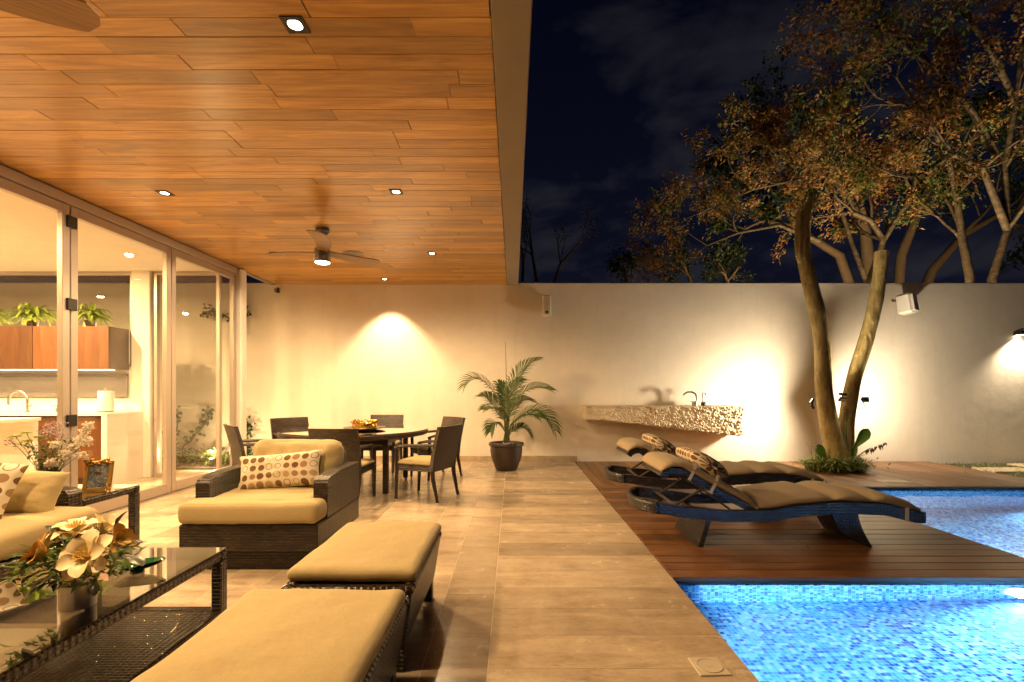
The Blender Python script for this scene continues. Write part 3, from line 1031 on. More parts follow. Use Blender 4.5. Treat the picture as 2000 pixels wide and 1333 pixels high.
lamp('fern_fill', 'AREA', (-7.4, 6.9, 2.16), 34, WARM, cab, (-7.4, 6.7, 3.0), shape='RECTANGLE', size=3.4, size_y=0.04)  # unseen area light without a fitting, brightens the ferns from below

# courtyard planting against the wall
iv = MB()
for k in range(700):
    x = random.uniform(-6.6, -4.2)
    p = Vector((x, random.uniform(7.7, 8.4), 0.02 + random.random() ** 1.5 * 0.24))
    leaf(iv, p, rv() + Vector((0, -0.6, 0.4)), Vector((0, 0, 1)), random.uniform(0.06, 0.12), random.uniform(0.05, 0.09))
tag(iv.build('ivy_ground_cover', IVY), 'dark ivy ground cover along the courtyard wall', 'ivy', kind='stuff')
tag(MB().box(-9, -4.25, 7.62, 8.46, -0.006, 0.03, 0.004).build('planting_bed', SOIL), kind='structure')


def vine(name, label, path, n, size, m=IVY):
    root = empty(name, path[0], label=label, cat='vine', group='vines climbing the garden wall')
    p0 = path[0]
    pts = []
    for i in range(len(path) - 1):
        for k in range(6):
            pts.append(path[i].lerp(path[i + 1], k / 6) - p0 + Vector((random.uniform(-.02, .02), 0, random.uniform(-.02, .02))))
    pts.append(path[-1] - p0)
    MB().tube(pts, [0.010 * (1 - 0.6 * i / len(pts)) + 0.003 for i in range(len(pts))], 6).build('stem', TWIG, root)
    b = MB()
    for k in range(n):
        u = random.random() ** 0.6
        q = pts[int(u * (len(pts) - 1))] + Vector((random.gauss(0, size), -abs(random.gauss(0, 0.05)) - 0.01, random.gauss(0, size)))
        leaf(b, q, rv() + Vector((0, -0.7, -0.4)), Vector((0, -1, 0.3)), random.uniform(0.05, 0.11), random.uniform(0.045, 0.08))
    b.build('leaves', m, root)


D = WALL_Y - 0.05
vine('climbing_vine', 'thin ivy vine with a leafy head climbing beside the courtyard lamp', [W(350, 880, D), W(385, 850, D), W(405, 820, D), W(410, 800, D)], 60, 0.05)
vine('climbing_vine', 'ivy vine climbing the courtyard wall near the kitchen column', [W(345, 880, D), W(340, 850, D), W(350, 820, D), W(346, 805, D)], 55, 0.05)
vine('climbing_vine', 'leafy vine growing up the wall right beside the white column', [W(484, 890, D), W(480, 860, D), W(486, 835, D), W(480, 815, D)], 75, 0.07)
vine('climbing_vine', 'woody vine branch with leaves high on the wall behind the white column', [W(476, 650, D), W(482, 620, D), W(478, 598, D), W(472, 592, D)], 45, 0.06)
vine('climbing_vine', 'leafy vine sprig high on the wall seen through the glass door', [W(474, 640, D), W(445, 622, D), W(420, 606, D), W(398, 614, D)], 65, 0.05)
cp = W(415, 905, 7.75)
sl = empty('courtyard_spotlight', (cp.x, cp.y, 0.03), label='small lit spike lamp among the courtyard ivy', cat='garden lamp')
MB().tube([(0, 0, 0), (0, 0, 0.06)], 0.012, 8).tube([(0, 0, 0.06), (0.01, 0.05, 0.12)], [0.02, 0.032], 12).build('body', DARK, sl)
MB().lathe([(0.034, 0), (0.02, 0.012), (0, 0.015)], 14, (0.0, -0.02, 0.13)).build('lens', LAMPON, sl)
lamp('courtyard_lamp', 'POINT', (cp.x, cp.y - 0.02, 0.26), 55, (1.0, 0.72, 0.34), None, shadow_soft_size=0.04)
sg = empty('spiky_plant', (cp.x + 0.10, cp.y + 0.12, 0.02), label='spiky strap leaved plant lit by the courtyard lamp', cat='plant')
b = MB()
for k in range(30):
    a = random.uniform(0, 6.28)
    q = Vector((math.cos(a), math.sin(a) * 0.6, random.uniform(0.8, 2.2))).normalized()
    leaf(b, Vector((0, 0, 0)), q, Vector((0, 0, 1)), random.uniform(0.22, 0.42), 0.035, 0.2)
b.build('leaves', GRASSM, sg)

# ================================================================== FURNITURE
def cushion(mb, cx, cy, cz, sx, sy, sz, r=0.05, puff=0.03, wob=0.006, seed=0, n=20, M=None):
    """soft rounded block, crowned top, slightly uneven"""
    hx, hy, hz = sx / 2, sy / 2, sz / 2
    r = min(r, hz * 0.98)
    ix, iy, iz = hx - r, hy - r, hz - r
    vs, fs = [], []
    ax = [(0, 1, 2), (0, 1, 2), (1, 2, 0), (1, 2, 0), (2, 0, 1), (2, 0, 1)]

    def warp(t):
        return math.sin(t * math.pi / 2) * 0.45 + t * 0.55
    for k, (a, b, c) in enumerate(ax):
        sg = 1 if k % 2 == 0 else -1
        o = len(vs)
        for i in range(n + 1):
            for j in range(n + 1):
                p = [0, 0, 0]
                p[a] = warp(-1 + 2 * i / n) * (hx, hy, hz)[a]
                p[b] = warp(-1 + 2 * j / n) * (hx, hy, hz)[b]
                p[c] = sg * (hx, hy, hz)[c]
                q = [max(-ix, min(ix, p[0])), max(-iy, min(iy, p[1])), max(-iz, min(iz, p[2]))]
                dv = Vector((p[0] - q[0], p[1] - q[1], p[2] - q[2]))
                dv = dv.normalized() * r if dv.length > 1e-9 else dv
                x, y, z = q[0] + dv.x, q[1] + dv.y, q[2] + dv.z
                u, v = x / hx, y / hy
                cr = (1 - min(1, u * u)) * (1 - min(1, v * v))
                if z > 0:
                    z += puff * cr ** 0.6 * (z / hz)
                nz = 1.5 * mnoise.noise(Vector((x * 4 + seed * 7.3, y * 4, z * 6))) + 0.7 * mnoise.noise(Vector((x * 13 + seed, y * 13, z * 13))) + 0.35 * mnoise.noise(Vector((x * 34 + seed, y * 12, z * 20)))
                bul = 0.012 * (1 - (z / hz) ** 2 if abs(z) < hz else 0)
                x += (bul if abs(u) > 0.9 else 0) * (1 if u > 0 else -1)
                y += (bul if abs(v) > 0.9 else 0) * (1 if v > 0 else -1)
                vs.append(Vector((x + cx, y + cy, z + cz + nz * wob)))
        for i in range(n):
            for j in range(n):
                q4 = (o + i * (n + 1) + j, o + (i + 1) * (n + 1) + j, o + (i + 1) * (n + 1) + j + 1, o + i * (n + 1) + j + 1)
                fs.append(q4 if sg > 0 else tuple(reversed(q4)))
    if M is not None:
        vs = [M @ p for p in vs]
    mb.add(vs, fs)


def pillow_obj(name, m, w, h, t, loc, rot, parent=None, seed=0, uvs=1.0, n=26):
    """knife-edge scatter cushion lying in local XZ, with pointed corners and folds; UV in metres"""
    vs, fs, uvc = [], [], []
    for side in (1, -1):
        o = len(vs)
        for i in range(n + 1):
            for j in range(n + 1):
                u, v = -1 + 2 * i / n, -1 + 2 * j / n
                e = max(0.0, (1 - abs(u) ** 2.6)) ** 0.5 * max(0.0, (1 - abs(v) ** 2.6)) ** 0.5
                pinx = 1 - 0.07 * (1 - v * v)
                pinz = 1 - 0.07 * (1 - u * u)
                fold = mnoise.noise(Vector((u * 2.2 + seed, v * 2.2, side))) * 0.10 + mnoise.noise(Vector((u * 5 + seed, v * 6, side * 3))) * 0.05
                y = side * t / 2 * e * (1 + fold * 1.6)
                vs.append((u * w / 2 * pinx, y, v * h / 2 * pinz))
                uvc.append((u * w / 2 * uvs + 0.4 * side, v * h / 2 * uvs + 0.013))
        for i in range(n):
            for j in range(n):
                q = (o + i * (n + 1) + j, o + (i + 1) * (n + 1) + j, o + (i + 1) * (n + 1) + j + 1, o + i * (n + 1) + j + 1)
                fs.append(tuple(reversed(q)) if side > 0 else q)
    me = bpy.data.meshes.new(name)
    me.from_pydata(vs, [], fs)
    me.materials.append(m)
    ul = me.uv_layers.new(name='UVMap')
    for lp in me.loops:
        ul.data[lp.index].uv = uvc[lp.vertex_index]
    me.polygons.foreach_set('use_smooth', [True] * len(me.polygons))
    o = link(name, me, parent, loc)
    o.rotation_euler = rot
    return o


# ---- armchair
AX0, AX1, AY0, AY1 = -2.34, -1.365, 3.36, 4.27
ac = empty('wicker_armchair', ((AX0 + AX1) / 2, AY0, 0), label='deep brown wicker armchair with khaki seat and back cushions', cat='armchair')
kid(MB().box(AX0, AX1, AY0, AY1, 0.136, 0.33, 0.012), 'base', WICK, ac, uv=True)
kid(MB().box(AX0 + 0.06, AX1 - 0.06, AY0 + 0.05, AY1 - 0.05, 0.0, 0.1358), 'plinth', WICK, ac, uv=True)


def arm_mesh(x0, x1, y0, y1, z0, zt):
    b = MB()
    pr = [(y0, z0), (y1, z0), (y1, zt), (y0 + 0.30, zt + 0.005), (y0 + 0.10, zt - 0.01), (y0 + 0.02, zt - 0.025), (y0, zt - 0.05)]
    k = len(pr)
    vs = [(x0, a, c) for a, c in pr] + [(x1, a, c) for a, c in pr]
    fs = [tuple(range(k)), tuple(reversed(range(k, 2 * k)))] + [(j, k + j, k + (j + 1) % k, (j + 1) % k) for j in range(k)]
    b.add(vs, [tuple(reversed(f)) for f in fs])
    return b


for (a, b) in ((AX0 + 0.001, AX0 + 0.105), (AX1 - 0.105, AX1 - 0.001)):
    kid(arm_mesh(a, b, AY0 + 0.185, AY1 - 0.001, 0.331, 0.635), 'arm', WICK, ac, uv=True)
kid(MB().box(AX0 + 0.107, AX1 - 0.107, AY1 - 0.11, AY1 - 0.004, 0.331, 0.735, 0.015), 'back', WICK, ac, uv=True)
sc2 = MB()
cushion(sc2, (AX0 + AX1) / 2, AY0 + 0.085, 0.406, AX1 - AX0 - 0.012, 0.20, 0.150, 0.035, 0.006, 0.005, seed=1, n=24)
cushion(sc2, (AX0 + AX1) / 2, AY0 + 0.43, 0.409, AX1 - AX0 - 0.214, 0.72, 0.150, 0.035, 0.014, 0.005, seed=2, n=28)
kid(sc2, 'seat_cushion', KHAKI, ac, smooth=True)
bc = MB()
cushion(bc, 0, 0, 0, 0.72, 0.42, 0.19, 0.085, 0.03, 0.022, seed=3, n=28, M=Matrix.Translation(((AX0 + AX1) / 2 + 0.03, AY1 - 0.21, 0.635)) @ Matrix.Rotation(R(70), 4, 'X'))
kid(bc, 'back_cushion', KHAKI, ac, smooth=True)
pl = W(537, 925, 3.78)
tag(pillow_obj('scatter_cushion', POLKA, 0.66, 0.29, 0.16, (pl.x, 3.86, 0.625), (R(-20), R(-5), R(3)), seed=4), 'long spotted scatter cushion propped in the wicker armchair', 'cushion')

# ---- ottomans
def ottoman(x0, x1, y0, y1, label, seed, off=0.03):
    root = empty('wicker_ottoman', ((x0 + x1) / 2, (y0 + y1) / 2, 0), label=label, cat='ottoman', group='wicker ottomans')
    b = MB()
    s = 0.035
    vs = [(x0 + s, y0 + s, 0.13), (x1 - s, y0 + s, 0.13), (x1 - s, y1 - s, 0.13), (x0 + s, y1 - s, 0.13), (x0, y0, 0.372), (x1, y0, 0.372), (x1, y1, 0.372), (x0, y1, 0.372)]
    b.add(vs, [(3, 2, 1, 0), (4, 5, 6, 7), (0, 1, 5, 4), (1, 2, 6, 5), (2, 3, 7, 6), (3, 0, 4, 7)])
    kid(b, 'base', WICK, root, uv=True)
    t = MB()
    t.box(x0 - 0.006, x1 + 0.006, y0 - 0.006, y0 + 0.05, 0.36, 0.40, 0.012).box(x0 - 0.006, x1 + 0.006, y1 - 0.05, y1 + 0.006, 0.36, 0.40, 0.012)
    t.box(x0 - 0.006, x0 + 0.05, y0 + 0.05, y1 - 0.05, 0.36, 0.40, 0.012).box(x1 - 0.05, x1 + 0.006, y0 + 0.05, y1 - 0.05, 0.36, 0.40, 0.012)
    kid(t, 'rim', WICKRIM, root, uv=True)
    for (fx, fy) in ((x0 + 0.07, y0 + 0.07), (x1 - 0.07, y0 + 0.07), (x0 + 0.07, y1 - 0.07), (x1 - 0.07, y1 - 0.07)):
        kid(MB().box(fx - 0.03, fx + 0.03, fy - 0.03, fy + 0.03, 0.0, 0.129, 0.004), 'foot', WICK, root, uv=True)
    c = MB()
    cushion(c, (x0 + x1) / 2, (y0 + y1) / 2 + off, 0.424, x1 - x0 - 0.012, y1 - y0 - 0.08, 0.066, 0.024, 0.012, 0.005, seed, 34)
    kid(c, 'cushion', KHAKI, root, smooth=True)


ottoman(-1.03, -0.449, 2.13, 3.00, 'khaki topped wicker ottoman next to the armchair', 5)
ottoman(-1.085, -0.449, 1.13, 2.06, 'khaki topped wicker ottoman along the front of the coffee table', 6, -0.03)

# ---- sofa
SX0, SX1, SY0, SY1 = -3.68, -2.76, 0.6, 3.33
so = empty('wicker_sofa', ((SX0 + SX1) / 2, 2, 0), label='brown wicker sofa with khaki cushions by the glass doors', cat='sofa')
kid(MB().box(SX0, SX1, SY0, SY1, 0.136, 0.33, 0.012), 'base', WICK, so, uv=True)
kid(MB().box(SX0 + 0.05, SX1 - 0.06, SY0 + 0.06, SY1 - 0.06, 0.0, 0.1358), 'plinth', WICK, so, uv=True)
for (a, b) in ((SY1 - 0.105, SY1 - 0.001), (SY0 + 0.001, SY0 + 0.105)):
    m_ = arm_mesh(a, b, -(SX1 - 0.22), -(SX0 + 0.001), 0.331, 0.62)
    m_.v = [(-p[1], p[0], p[2]) for p in m_.v]
    m_.f = [tuple(f) for f in m_.f]
    kid(m_, 'arm', WICK, so, uv=True)
kid(MB().box(SX0 + 0.004, SX0 + 0.11, SY0 + 0.107, SY1 - 0.107, 0.331, 0.70, 0.015), 'back', WICK, so, uv=True)
for (a, b, s_) in ((SY0 + 0.11, (SY0 + SY1) / 2 - 0.004, 7), ((SY0 + SY1) / 2 + 0.004, SY1 - 0.11, 8)):
    c = MB()
    cushion(c, (SX0 + 0.13 + SX1) / 2 - 0.01, (a + b) / 2, 0.415, SX1 - SX0 - 0.13, b - a, 0.165, 0.045, 0.018, 0.005, s_, 24)
    kid(c, 'seat_cushion', KHAKI, so, smooth=True)
kid_o = None
for i, yy in enumerate((1.1, 1.85)):
    c = MB()
    cushion(c, 0, 0, 0, 0.62, 0.40, 0.17, 0.08, 0.03, 0.015, 11 + i, 20, M=Matrix.Translation((SX0 + 0.24, yy, 0.68)) @ Matrix.Rotation(R(90), 4, 'Z') @ Matrix.Rotation(R(74), 4, 'X'))
    kid(c, 'back_cushion', KHAKI, so, smooth=True)
q = W(80, 968, 3.02)
tag(pillow_obj('scatter_cushion', KHAKI, 0.42, 0.30, 0.19, (q.x - 0.16, 3.06, 0.625), (R(-24), R(8), R(14)), seed=21), 'plain khaki scatter cushion against the sofa arm', 'cushion')
q = W(2, 958, 2.78)
tag(pillow_obj('scatter_cushion', POLKA2, 0.40, 0.40, 0.16, (q.x - 0.20, 2.80, 0.68), (R(-18), R(14), R(20)), seed=24), 'square spotted scatter cushion on the sofa seat', 'cushion')


# ---- glass topped wicker tables
def glass_table(x0, x1, y0, y1, zt, name, label, rail=0.055, leg=0.06):
    root = empty(name, ((x0 + x1) / 2, (y0 + y1) / 2, 0), label=label, cat='table', group='glass topped wicker tables')
    z0 = zt - 0.006
    t = MB()
    zr = z0 - 0.052
    t.box(x0, x1, y0, y0 + rail, zr, z0 - 0.001, 0.008).box(x0, x1, y1 - rail, y1, zr, z0 - 0.001, 0.008)
    t.box(x0, x0 + rail, y0 + rail, y1 - rail, zr, z0 - 0.001, 0.008).box(x1 - rail, x1, y0 + rail, y1 - rail, zr, z0 - 0.001, 0.008)
    kid(t, 'top_frame', WICKRIM, root, uv=True)
    for (lx, ly) in ((x0, y0), (x1 - leg, y0), (x0, y1 - leg), (x1 - leg, y1 - leg)):
        kid(MB().box(lx + 0.001, lx + leg - 0.001, ly + 0.001, ly + leg - 0.001, 0.0, zr - 0.001, 0.006), 'leg', WICK, root, uv=True)
    kid(MB().box(x0 + 0.002, x1 - 0.002, y0 + leg, y1 - leg, 0.028, 0.062, 0.006).box(x0 + leg, x1 - leg, y0 + 0.002, y0 + leg - 0.001, 0.028, 0.062, 0.006).box(x0 + leg, x1 - leg, y1 - leg + 0.001, y1 - 0.002, 0.028, 0.062, 0.006), 'lower_shelf', WICKRIM, root, uv=True)
    kid(MB().box(x0 + 0.002, x1 - 0.002, y0 + 0.002, y1 - 0.002, z0, zt, 0.002), 'glass_top', TOPGLASS, root)
    return root


CT = 0.392
glass_table(-2.36, -1.60, 0.95, 2.70, CT, 'coffee_table', 'long low glass topped wicker coffee table with magnolias on it')
ET = 0.495
glass_table(-3.78, -3.065, 3.37, 3.96, ET, 'end_table', 'small square glass topped wicker table with flower vase and photo frame')


# ---- magnolia arrangement
def petal(mb, M, L, wd, cup, curl, n=9, m=6):
    def fn(u, v):
        s = (v - 0.5) * 2
        ww = wd / 2 * (0.22 + 0.78 * min(1, u / 0.62) ** 0.9 if u < 0.62 else math.sqrt(max(0.004, 1 - ((u - 0.62) / 0.385) ** 2)))
        x = s * ww
        ang = cup * u + curl * max(0, u - 0.55)
        y = L * u * math.cos(ang * 0.6)
        z = L * u * math.sin(ang * 0.6) + 0.34 * ww * s * s + 0.03 * L * math.sin(9 * u + 4 * s) * abs(s) * u
        return M @ Vector((x, y, z))
    mb.grid(fn, n, m)


def magnolia(root, c, nrm, size, mt, name, openness=0.55, npet=8, st=True):
    q = Vector(nrm).to_track_quat('Z', 'Y').to_matrix().to_4x4()
    base = Matrix.Translation(c) @ q
    fl = None
    b = MB()
    for k in range(npet):
        lay = k % 2
        a = 2 * math.pi * k / npet + random.uniform(-0.12, 0.12)
        M = base @ Matrix.Rotation(a, 4, 'Z') @ Matrix.Rotation((openness + lay * 0.28) * random.uniform(0.85, 1.15), 4, 'X') @ Matrix.Translation((0, size * 0.06, lay * 0.008))
        petal(b, M, size * random.uniform(0.9, 1.08) * (1 - 0.12 * lay), size * 0.66, 0.55, -0.9 - random.random() * 0.6)
    fl = b.build(name, mt, root, smooth=True)
    if st:
        s = MB()
        for k in range(46):
            a, r = random.uniform(0, 6.28), random.random() ** 0.5
            d = (base.to_3x3() @ Vector((math.cos(a) * r * 0.75, math.sin(a) * r * 0.75, 1.0))).normalized()
            p0 = Vector(c) + d * 0.008
            s.tube([p0, p0 + d * size * random.uniform(0.30, 0.48) + rv(0.004)], [0.0030, 0.0018], 4)
        s.build('stamens', STAMEN, fl)
    return fl


vx = W(152, 1180, 1.97)
arr = empty('magnolia_arrangement', (vx.x, vx.y, CT), label='cream and ochre magnolia arrangement in a steel vase on the coffee table', cat='flowers')
MB().lathe([(0.0, 0.0), (0.060, 0.0), (0.060, 0.095), (0.0595, 0.097), (0.057, 0.1), (0.060, 0.105), (0.060, 0.135), (0.055, 0.135), (0.054, 0.02), (0, 0.02)], 32).build('vase', STEEL, arr, smooth='auto')


def loc_(px, py, d):
    return W(px, py, d) - Vector((vx.x, vx.y, CT))


magnolia(arr, loc_(172, 1090, 1.86), (0.10, -0.85, 0.55), 0.098, PETAL, 'flower', 0.12, 9)
magnolia(arr, loc_(150, 1040, 2.02), (0.0, -0.15, 1.0), 0.094, PETAL, 'flower', 0.12, 9)
magnolia(arr, loc_(92, 1083, 1.90), (-0.75, -0.45, 0.55), 0.092, PETALY, 'flower', 0.25, 8)
magnolia(arr, loc_(196, 1042, 2.08), (0.6, 0.2, 0.8), 0.09, PETAL, 'flower', 0.6, 6, False)
magnolia(arr, loc_(222, 1060, 2.05), (0.9, -0.2, 0.4), 0.085, PETALY, 'flower', 0.6, 6)
magnolia(arr, loc_(130, 1060, 2.12), (-0.3, 0.7, 0.6), 0.10, PETALY, 'flower', 0.55, 6)
lf = MB()
for k in range(420):
    a = random.uniform(0, 6.28)
    r = random.uniform(0.03, 0.21)
    c = Vector((math.cos(a) * r, math.sin(a) * r * 0.8, 0.15 + random.uniform(-0.04, 0.13) * (1 - r * 2)))
    d = (Vector((math.cos(a), math.sin(a), random.uniform(-0.5, 0.9))) + rv(0.5))
    leaf(lf, c, d, Vector((0, 0, 1)), random.uniform(0.035, 0.065), random.uniform(0.016, 0.026))
lf.build('small_leaves', LEAFG, arr)
for (px, py, d, dr, L) in ((222, 1035, 2.05, (0.5, 0.1, 0.85), 0.12), (120, 1050, 2.0, (-0.8, 0.0, 0.6), 0.11), (240, 1085, 1.92, (1, -0.3, -0.25), 0.15), (110, 1120, 1.82, (-0.5, -0.6, -0.6), 0.15), (185, 1130, 1.86, (0.4, -0.5, -0.5), 0.10), (235, 1070, 2.0, (1, 0.1, 0.25), 0.12), (92, 1110, 1.9, (-0.8, -0.2, -0.5), 0.13)):
    b = MB()
    M = Matrix.Translation(loc_(px, py, d)) @ Vector(dr).to_track_quat('Y', 'Z').to_matrix().to_4x4()
    petal(b, M, L * 0.75, L * 0.34, 0.15, -0.5)
    b.build('large_leaf', DKLEAF, arr, smooth=True)
tw = MB()
for k in range(9):
    a = 2 * math.pi * k / 9
    tw.tube([(0, 0, 0.06), (math.cos(a) * 0.03, math.sin(a) * 0.03, 0.13), (math.cos(a) * 0.12, math.sin(a) * 0.1, 0.2)], 0.003, 5)
tw.build('stems', STEMG, arr)

# ---- green glass leaf dish
g0 = W(268, 1105, 2.33)
gd = MB()


def dish(u, v, up):
    a = 2 * math.pi * u
    r = v
    x = 0.105 * r * math.cos(a) * (1.0 + 0.12 * math.cos(a))
    y = 0.062 * r * math.sin(a) * (1 - 0.25 * math.cos(a))
    z = 0.012 + 0.026 * r * r + 0.012 * max(0, math.cos(a)) * r ** 3 + (0.006 if up else 0)
    return Vector((x * math.cos(0.35) - y * math.sin(0.35), x * math.sin(0.35) + y * math.cos(0.35), z))


gd.grid(lambda u, v: dish(u, v, True), 32, 8)
gd.grid(lambda u, v: dish(1 - u, v, False), 32, 8)
gd.lathe([(0.0, 0), (0.03, 0.0), (0.03, 0.014), (0, 0.014)], 20)
o = gd.build('leaf_dish', GREENG, smooth='auto')
o.location = (g0.x, g0.y, CT + 0.001)
tag(o, 'glossy green glass leaf shaped dish on the coffee table', 'dish')

# ---- vase of cut flowers on the end table
bx = W(95, 930, 3.62)
vs_ = empty('glass_vase', (bx.x, 3.62, ET), label='clear cut glass vase holding the mixed bouquet on the end table', cat='vase')
prof = [(0.0, 0.004), (0.062, 0.004)] + [(0.063 + 0.012 * k / 8 + (0.0025 if k % 2 else 0), 0.01 + 0.215 * k / 8) for k in range(9)]
MB().lathe([(0.0, 0.0), (0.062, 0.0)] + [(r + 0.004, z) for r, z in prof[2:]] + list(reversed(prof)), 24).build('glass', VASEG, vs_, smooth='auto')
bq = empty('flower_bouquet', (bx.x, 3.62, ET + 0.02), label='mixed bouquet of white stock, lime and violet flowers in the glass vase', cat='flowers')


def bl_(px, py, dd=0.0):
    p = W(px, py, 3.62 + dd)
    return p - Vector((bx.x, 3.62, ET + 0.02))


heads = [('white', 165, 845, 0.0), ('white', 155, 862, -0.03), ('white', 143, 875, 0.02), ('white', 170, 862, 0.03), ('white', 172, 833, 0.0), ('cream', 108, 868, -0.06), ('lime', 30, 853, 0.0), ('lime', 52, 846, 0.03), ('lime', 53, 862, -0.05), ('lime', 75, 855, -0.02),
         ('violet', 95, 835, 0.03), ('violet', 105, 842, -0.02), ('violet', 118, 832, 0.05), ('violet', 86, 850, 0.0), ('violet', 122, 850, -0.03), ('white', 100, 905, -0.08), ('white', 130, 888, -0.05), ('cream', 160, 890, -0.03), ('violet', 22, 862, 0.0)]
stm = MB()
for (kind, px, py, dd) in heads:
    c = bl_(px, py, dd)
    stm.tube(bez(Vector((random.uniform(-.02, .02), random.uniform(-.02, .02), 0.0)), Vector((c.x * 0.3, c.y * 0.3, 0.20)), c, 8), 0.0025, 5)
    b = MB()
    if kind == 'lime':
        for k in range(70):
            a, e = random.uniform(0, 6.28), random.uniform(-0.1, 0.5)
            leaf(b, c, Vector((math.cos(a), math.sin(a), e)), Vector((0, 0, 1)), random.uniform(0.03, 0.055), 0.010)
        b.build('lime_flower', PETALG, bq)
    elif kind == 'violet':
        for k in range(60):
            leaf(b, c + rv(0.032), rv(), rv(), 0.014, 0.012)
        b.build('violet_flower', PETALV, bq)
    else:
        for k in range(60 if kind == 'white' else 34):
            n_ = rv().normalized()
            q0 = c + n_ * random.uniform(0.012, 0.036)
            for j in range(4):
                leaf(b, q0, (n_ * 0.4 + rv()).normalized(), n_, 0.016, 0.014, 0.1)
        b.build('white_flower', PETALW, bq)
stm.build('stems', STEMG, bq)
lf = MB()
for k in range(520):
    z = random.uniform(0.02, 0.36)
    r = 0.052 if z < 0.2 else 0.06 + (z - 0.2) * 0.9
    a = random.uniform(0, 6.28)
    rr = r * random.random() ** 0.5
    leaf(lf, Vector((math.cos(a) * rr, math.sin(a) * rr, z)), rv() + Vector((0, 0, 0.3)), Vector((0, 0, 1)), random.uniform(0.02, 0.05), random.uniform(0.01, 0.022))
lf.build('leaves', IVY, bq)

# ---- photo frame
fp = W(188, 955, 3.66)
pf = empty('photo_frame', (fp.x, 3.66, ET + 0.001), R(12), label='ornate gilt photo frame standing on the end table', cat='photo frame')
TL = Matrix.Rotation(R(-12), 4, 'X')
b = MB()
b.box(-0.095, -0.065, -0.008, 0.008, 0.0, 0.235, 0.004, TL).box(0.065, 0.095, -0.008, 0.008, 0.0, 0.235, 0.004, TL)
b.box(-0.065, 0.065, -0.008, 0.008, 0.0, 0.03, 0.004, TL).box(-0.065, 0.065, -0.008, 0.008, 0.205, 0.235, 0.004, TL)
b.build('moulding', GILT, pf)
for part_ in range(2):
    b = MB()
    for k in range(22 if part_ == 0 else 7):
        c = Vector((-0.1 + 0.175 * (k + 0.5) / 22, -0.01, 0.222 + random.uniform(-0.018, 0.022))) if part_ == 0 else Vector((0.08 + random.uniform(-0.012, 0.012), -0.01, 0.01 * k))
        d = (rv() + Vector((1.2 if part_ == 0 else 0, 0, 0 if part_ == 0 else 1.2))).normalized()
        b.tube([TL @ (c - d * 0.018), TL @ (c + Vector((0, -0.008, 0))), TL @ (c + d * 0.018)], [0.004, 0.010, 0.003], 7)
    tag(b.build('ornament', GILT, pf, smooth=True), kind='stuff')
MB().box(-0.064, 0.064, -0.003, 0.003, 0.031, 0.204, 0, TL).build('photo', PRINT, pf)
MB().add([(-0.02, 0.01, 0.15), (0.02, 0.01, 0.15), (0.02, 0.10, 0.0), (-0.02, 0.10, 0.0), (-0.02, 0.014, 0.15), (0.02, 0.014, 0.15), (0.02, 0.105, 0.0), (-0.02, 0.105, 0.0)], [(0, 1, 2, 3), (7, 6, 5, 4), (0, 4, 5, 1), (1, 5, 6, 2), (2, 6, 7, 3), (3, 7, 4, 0)]).build('easel_leg', GILT, pf)

# ================================================================== DINING SET
TCX, TCY, TR, TZ = -2.05, 6.28, 0.93, 0.755
dt = empty('dining_table', (TCX, TCY, 0), label='round glass topped wicker dining table with six chairs around it', cat='dining table')
MB().lathe([(0.0, TZ - 0.07), (TR - 0.05, TZ - 0.07), (TR - 0.012, TZ - 0.062), (TR, TZ - 0.045), (TR, TZ - 0.018), (TR - 0.01, TZ - 0.008), (0.0, TZ - 0.008)], 64).build('table_top', WICKL, dt, smooth='auto', uv=True)
MB().lathe([(0.0, TZ - 0.006), (TR - 0.02, TZ - 0.006), (TR - 0.02, TZ + 0.002), (0.0, TZ + 0.002)], 64).build('glass_top', TOPGLASS, dt, smooth='auto')
for (sx, sy) in ((-1, -1), (1, -1), (1, 1), (-1, 1)):
    lg = MB().box(sx * 0.53 - 0.032, sx * 0.53 + 0.032, sy * 0.53 - 0.032, sy * 0.53 + 0.032, 0.03, TZ - 0.071, 0.005).build('leg', WICKL, dt, uv=True)
    MB().lathe([(0.024, 0.0), (0.026, 0.03)], 14, (sx * 0.53, sy * 0.53, 0)).build('foot_cap', CHROME, lg, smooth='auto')
MB().box(-0.5, 0.5, -0.56, -0.52, TZ - 0.14, TZ - 0.072, 0.003).box(-0.5, 0.5, 0.52, 0.56, TZ - 0.14, TZ - 0.072, 0.003).box(-0.56, -0.52, -0.5, 0.5, TZ - 0.14, TZ - 0.072, 0.003).box(0.52, 0.56, -0.5, 0.5, TZ - 0.14, TZ - 0.072, 0.003).build('apron', WICKL, dt, uv=True)


